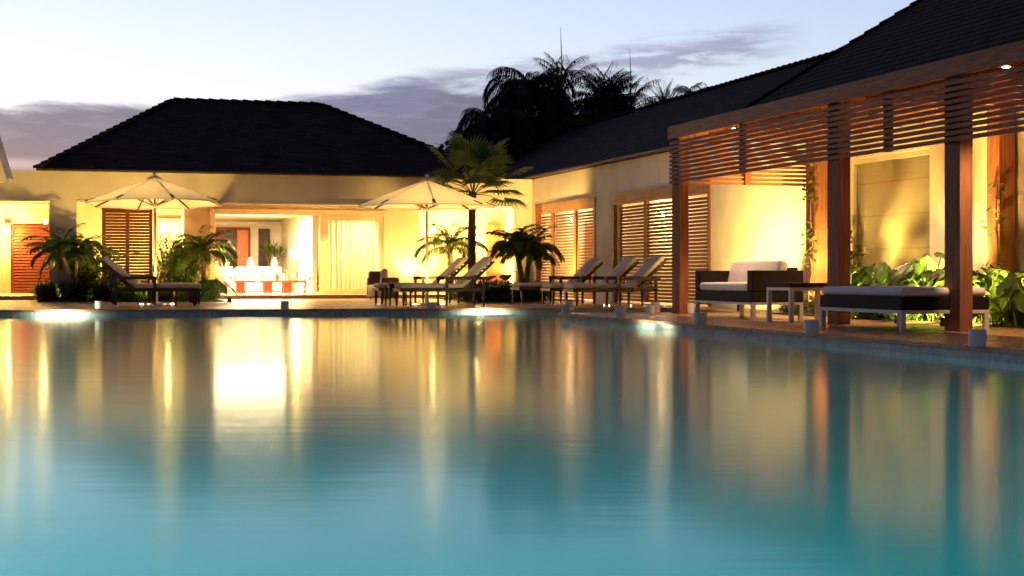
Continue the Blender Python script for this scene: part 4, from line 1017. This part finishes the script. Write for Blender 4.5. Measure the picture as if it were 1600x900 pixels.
def shrub(label, loc, n, rad, h, seed, m_, L=.16, w_=.02, name='shrub', cat='shrub', group=None):
    rg = random.Random(seed); o = thing(name, label, cat, loc, 0, group); a = MB(); st = MB()
    for k in range(9):
        q = rg.uniform(0, 6.28); e = Vector((math.cos(q)*rad*.6, math.sin(q)*rad*.6, h*rg.uniform(.6, .95))); st.tube([(0,0,0), e*.5+Vector((0,0,.08*h)), e], [.014,.01,.004], 5)
    st.build('stems', M['trunk'], o)
    for _ in range(n):
        q = rg.uniform(0, 6.28); rr = rad*math.sqrt(rg.random())*rg.choice((1, .85, .6)); z = h*(rg.random()**.8)*(1-.35*(rr/rad)**2)
        blade(a, (math.cos(q)*rr, math.sin(q)*rr, max(.04, z)), rg.uniform(0, 6.28), L*rg.uniform(.6, 1.4), w_*rg.uniform(.7, 1.5), rg.uniform(-.2, 1.2), rg.uniform(.6, 1.8), 4)
    a.build('leaves', m_, o); return o

# --- left bed
gp = lambda x0, x1, d0, d1: (at(x0, d0).x, at(x1, d0).x, at((x0+x1)/2, d0).y, at((x0+x1)/2, d1).y)
ground_cover('dark ferny ground cover of the bed at the left, behind the loungers', [gp(62, 175, 36.0, 37.6), gp(60, 170, 36.2, 38.2), gp(170, 345, 36.2, 38.2)], 1100, .42, 5, None, .40, .013)
pt = at(120, 37.4); palm('small double trunk palm with arching fronds at the left bed', (pt.x-.10, pt.y, 0), 1.15, 20, 1.0, .34, 11, .045, M['palm'], lean=(-.12, 0), trunks=2, group='small palms of the garden beds', n=30, wid=.030)
pt = at(135, 38.6)
o = thing('banana_plant', 'banana like plant with broad upright leaves beside the left pier', 'plant', (pt.x, pt.y, 0), 0); a = MB(); rg = random.Random(8)
for k in range(9): blade(a, (rg.uniform(-.1,.1), rg.uniform(-.1,.1), .1), k*.75+.2, rg.uniform(1.6, 2.15), .15, rg.uniform(1.1, 1.45), rg.uniform(1.0, 1.9), 10, .25)
a.build('leaves', M['broad'], o); a = MB(); a.tube([(0,0,0), (.02,0,.5)], [.07,.05], 8); a.build('stem', M['trunk'], o)
pt = at(108, 39.3); o = thing('bird_of_paradise_plant', 'pale edged broad leaved plant low against the left pier', 'plant', (pt.x, pt.y, 0), 0); a = MB()
for k in range(8): big_leaf(a, (rg.uniform(-.1,.1), 0, 0), k*.8, rg.uniform(.4, .75), .42, .15, rg.uniform(.9, 1.35), rg.uniform(-.1, .5), k)
a.build('leaves', M['broad'], o, smooth=True)
pt = at(137, 37.9); shrub('bright yellow green shrub lit from below left of the louvre screen', (pt.x, pt.y, 0), 800, .45, .95, 21, M['bright'], .17, .018, group='leafy shrubs of the beds')
pt = at(158, 38.2); shrub('dark fine leaved shrub between banana plant and louvre screen', (pt.x, pt.y, 0), 800, .45, 1.35, 22, M['fern'], .22, .014, group='leafy shrubs of the beds')
# --- bed between screen and doors
pt = at(286, 38.6); shrub('bright lime green bamboo like shrub behind the first parasol pole', (pt.x, pt.y, 0), 1700, .62, 1.35, 23, M['bright'], .26, .020, group='leafy shrubs of the beds')
pt = at(262, 38.9); shrub('airy pale shrub in front of the lit wall panel', (pt.x, pt.y, 0), 800, .42, 1.70, 24, M['vine'], .20, .014, group='leafy shrubs of the beds')
pt = at(318, 38.3); palm('feathery palm left of the glass doors with drooping fronds', (pt.x, pt.y, 0), 1.15, 26, .95, .34, 31, .05, M['palm'], group='small palms of the garden beds', n=30, wid=.030)
pt = at(330, 37.6); o = thing('dark_broad_leaf_plant', 'dark drooping broad leaf plant at the left foot of the glass doors', 'plant', (pt.x, pt.y, 0), 0); a = MB()
for k in range(7): big_leaf(a, (rg.uniform(-.08,.08), 0, 0), k*.9+.1, rg.uniform(.45, .65), .42, .17, rg.uniform(.8, 1.2), rg.uniform(.3, .8), k+30)
a.build('leaves', M['broad'], o, smooth=True)
# --- right bed
ground_cover('dark ground cover of the bed between the middle loungers and the shutters', [gp(738, 868, 35.2, 37.5), gp(740, 850, 36.0, 38.5)], 620, .44, 6, None, .40, .013)
pt = at(739, 37.0); rg = random.Random(4)
o = thing('fan_palm', 'tall fan palm with thick trunk in front of the corner of the villa', 'palm', (pt.x, pt.y, 0)); a = MB()
hT = zz(300, 37.0); ptsT, rsT = [], []
for i in range(41): f = i/40; ptsT.append((-.03*math.sin(f*3), 0, hT*f)); rsT.append((.105-.02*f+.04*max(0, .12-f)/.12)*(1+(.035 if i % 2 else -.02)))
a.tube(ptsT, rsT, 14); a.build('trunk', M['trunk'], o)
a = MB()
for k in range(23):
    f = k/23; el = 1.45-1.75*f+rg.uniform(-.1, .1); az_ = k*2.39996+rg.uniform(-.2, .2)
    fan_leaf(a, (0, 0, hT-.05), (math.cos(az_)*math.cos(el), math.sin(az_)*math.cos(el), math.sin(el)), rg.uniform(.70, 1.05), rg.uniform(.55, .72), k)
a.build('crown', M['palm'], o)
pt = at(705, 38.9); palm('slender feathery palm between parasol pole and fan palm trunk', (pt.x, pt.y, 0), 1.28, 24, 1.05, .32, 33, .065, M['palm'], group='small palms of the garden beds', n=30, lean=(-.03,0), wid=.026)
pt = at(817, 36.4); palm('bushy dark palm with two trunks at the edge of the shutters', (pt.x, pt.y, 0), 1.25, 24, .86, .34, 35, .06, M['palm'], group='small palms of the garden beds', trunks=2, n=30, wid=.032, lean=(-.02, 0))
pt = at(776, 35.6); o = thing('round_leaf_shrub', 'low shrub of round cupped leaves behind the raised lounger backs', 'shrub', (pt.x, pt.y, 0), 0); a = MB()
for k in range(18): big_leaf(a, (rg.uniform(-.3,.3), rg.uniform(-.15,.15), .05), k*2.4, rg.uniform(.30, .70), .27, .15, rg.uniform(.8, 1.3), rg.uniform(-.2, .5), k+60, .02)
a.build('leaves', M['broad'], o, smooth=True)
# --- pergola bed
GE = 'elephant ear plants in the pergola bed'
spots = [(1338, 21.9, 'small elephant ear plant tucked behind the left end of the daybed', .55), (1402, 20.4, 'mid sized elephant ear plant between the two large ones under the blind', .72), (1442, 20.6, 'lime edged elephant ear plant right of the window centre', .80), (1538, 19.2, 'elephant ear plant close behind the right corner of the daybed', .70), (1576, 18.6, 'elephant ear plant coloured pale yellow as if lit between the back post and the right edge', .62), (1352, 21.4, 'dark ruffled elephant ear plant at the left end below the blind window', .75), (1385, 21.0, 'large drooping elephant ear plant under the middle of the blind window', .95), (1422, 20.2, 'elephant ear plant with a lime green lit leaf below the window', .90),
         (1462, 19.6, 'tall elephant ear plant left of the nearest front post', 1.02), (1520, 18.9, 'bright green elephant ear plant right of the nearest front post', .98), (1558, 18.3, 'yellow lit elephant ear plant at the foot of the right back post', .80), (1592, 17.7, 'elephant ear plant glowing yellow at the right edge', .75)]
for i, (x_, d, lb, s_) in enumerate(spots):
    p = at(x_, d+.9); px_ = min(p.x, 11.6); o = thing('elephant_ear_plant', lb, 'plant', (px_, p.y, 0), 0, GE); a = MB(); rg = random.Random(100+i)
    for k in range(16): q_ = rg.uniform(.6, 1.05); big_leaf(a, (rg.uniform(-.14,.14), rg.uniform(-.14,.14), .02), k*2.4+i, s_*rg.uniform(.30, .88), .42*s_*q_, .185*s_*q_, rg.uniform(.8, 1.4), rg.uniform(.1, 1.2), k+i*13, .15)
    a.build('leaves', M['broad'] if i not in (3, 4, 10, 11) else M['bright'], o, smooth=True)  # plants in the right hand glow get brighter leaves: light put into colour
ground_cover('low ground cover filling the pergola bed along the wall', [(11.0, 12.05, 14.5, 22.7)], 520, .16, 9, M['fern'], .18, .012)
sl = MB(); sl.box((10.95, 14.2, .002), (12.155, 22.85, .02)); sl.box((at(60, 36).x, 35.6+1.0, .002), (at(340, 38).x, 39.9, .02)); tag(sl.build('bed_soil', M['soil']), kind='structure')
sl = MB(); sl.box((at(742, 36).x, 35.4, .002), (12.1, 39.9, .02)); tag(sl.build('bed_soil', M['soil']), kind='structure')
# ground pebbles glowing by the spots are left to the cover; climbing vines on the back posts
def vine(label, x, y, z1, seed, n=260, spread=.16):
    rg = random.Random(seed); o = thing('climbing_vine', label, 'vine', (x, y, 0), 0, 'vines on the back posts'); st = MB(); lf = MB()
    for t_ in range(3):
        pts = []; ph = rg.uniform(0, 6)
        for i in range(15): f = i/14; pts.append((-.03+.05*math.sin(f*9+ph), .06*math.cos(f*7+ph), z1*f))
        st.tube(pts, .007, 4)
    for _ in range(n):
        z = z1*rg.random(); 
        if math.sin(z*6+seed) < -.55: continue
        blade(lf, (rg.uniform(-spread, .02), rg.uniform(-spread, spread), z), rg.uniform(0, 6.28), rg.uniform(.06, .13), rg.uniform(.022, .04), rg.uniform(-.6, .8), rg.uniform(.5, 1.6), 3)
    st.build('stems', M['trunk'], o); lf.build('leaves', M['vine'], o); return o
vine('lit climbing vine on the back post beside the white wall', 11.83, 22.98, 2.5, 1)
vine('sparse climbing vine on the back post near the right edge', 11.83, 17.72, 1.9, 5, 90)
pt = at(1346, 24.2); shrub('glowing leafy shrub against the lower left of the blind window', (11.95, 22.0, 0), 260, .25, 1.30, 77, M['vine'], .11, .03, group='leafy shrubs of the beds')
# --- indoor plants
for x_, Yc, h_, lb in ((346, 44.6, 1.15, 'spiky dracaena at the left inside the glass door'), (428, 47.9, 1.35, 'multi stemmed dracaena in front of the narrow doorway')):
    o = thing('dracaena', lb, 'houseplant', (PY(x_, Yc), Yc, FZ), 0, 'dracaenas in the living room'); a = MB(); st = MB(); rg = random.Random(x_)
    for k in range(4 if x_ > 400 else 2):
        T = Vector((rg.uniform(-.30, .30), rg.uniform(-.15, .15), h_*rg.uniform(.80, 1.05))); st.tube([(0,0,.25), T*.5, T], [.03,.025,.02], 6)
        for j in range(60): blade(a, T+Vector((0,0,rg.uniform(-.10,.10))), rg.uniform(0, 6.28), rg.uniform(.30, .46), .014, rg.uniform(-.2, 1.45), rg.uniform(.3, 1.2), 4)
    a.build('leaves', M['bright'], o); st.build('stems', M['trunk'], o)
    a = MB(); a.lathe([(.001,0), (.14,0), (.18,.30), (.16,.30), (.001,.26)], n=20); a.build('pot', M['terracotta'], o)
p = at(437, 45.8); 
o = thing('small_potted_plant', 'small leafy plant in a terracotta pot on the long low table', 'houseplant', (PY(433, 43.8), 43.85, FZ+.361)); a = MB(); rg = random.Random(2)
for j in range(50): blade(a, (0,0,.12), rg.uniform(0, 6.28), rg.uniform(.12, .22), .012, rg.uniform(.3, 1.4), rg.uniform(.5, 1.6), 4)
a.build('leaves', M['vine'], o); a = MB(); a.lathe([(.001,0), (.05,0), (.07,.12), (.06,.12), (.001,.10)], n=16); a.build('pot', M['terracotta'], o)

# --- tall palms silhouetted behind the wing
GB = 'tall palms behind the right wing'
def bgp(x, y, d, nf, fl, seed, label, **k):
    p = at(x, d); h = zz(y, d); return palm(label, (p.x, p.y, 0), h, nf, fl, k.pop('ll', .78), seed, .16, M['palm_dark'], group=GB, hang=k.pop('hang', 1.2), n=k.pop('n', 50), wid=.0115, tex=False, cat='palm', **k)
bgp(828, 148, 56, 48, 2.1, 51, 'dark palm with heavy drooping fronds, left of the tall spear', droop=(1.8, 3.0), rise=(-.3, 1.3))
bgp(877, 150, 58, 9, 2.1, 52, 'palm with a tall upright plume and a long thin spear', spear=2.6, droop=(.9, 1.7), rise=(.95, 1.5), ll=.6)
bgp(768, 200, 54, 34, 1.6, 53, 'lower rounded palm at the left end of the dark palm group', droop=(1.6, 2.8), rise=(-.3, 1.3))
bgp(948, 165, 58, 50, 1.7, 54, 'bushy palm with stiff fronds right of the tall spear', droop=(.5, 1.5), rise=(-.2, 1.5), ll=.58, n=60)
bgp(985, 172, 60, 9, 2.0, 55, 'palm with raised right hand fronds and a thin spear', spear=2.4, droop=(.5, 1.4), rise=(.3, 1.3), ll=.6)
bgp(1040, 176, 62, 26, 1.3, 56, 'low spiky palm crown just above the wing ridge', droop=(.1, .6), rise=(.2, 1.5), ll=.35)
bgp(1085, 158, 64, 7, 1.2, 57, 'single small palm tip furthest right above the ridge', droop=(1.0, 1.8), rise=(.8, 1.4), ll=.5)
bgp(890, 205, 56, 30, 1.7, 58, 'dense dark palm low in the middle of the group', droop=(1.4, 2.6), rise=(-.3, 1.2))
bgp(742, 236, 52, 26, 1.2, 59, 'small dark palm behind the fan palm crown', droop=(1.2, 2.4), rise=(-.2, 1.4))
def dense_tree(x0, y0, d, rad, seed, label):
    p = at(x0, d); zc = zz(y0, d); o = thing('broadleaf_tree', label, 'tree', (p.x, p.y, 0), 0, 'dark trees filling behind the palms'); rg = random.Random(seed)
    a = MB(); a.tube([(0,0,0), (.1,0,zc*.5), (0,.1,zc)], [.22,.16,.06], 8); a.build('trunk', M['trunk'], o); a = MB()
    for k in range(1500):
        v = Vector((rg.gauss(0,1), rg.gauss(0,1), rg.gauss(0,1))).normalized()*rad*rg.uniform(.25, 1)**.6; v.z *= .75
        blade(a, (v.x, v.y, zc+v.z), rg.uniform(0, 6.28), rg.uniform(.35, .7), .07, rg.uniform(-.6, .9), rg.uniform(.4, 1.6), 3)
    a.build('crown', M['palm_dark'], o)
dense_tree(800, 232, 60, 1.6, 1, 'dark tree mass behind the left of the palm group'); dense_tree(872, 222, 61, 1.6, 2, 'dark tree mass behind the middle palms'); dense_tree(950, 208, 63, 1.6, 3, 'dark tree mass behind the right palms'); dense_tree(1020, 212, 64, 1.0, 4, 'dark tree mass behind the low spiky crown'); dense_tree(735, 262, 58, 1.6, 5, 'dark tree between the two roofs behind the fan palm')
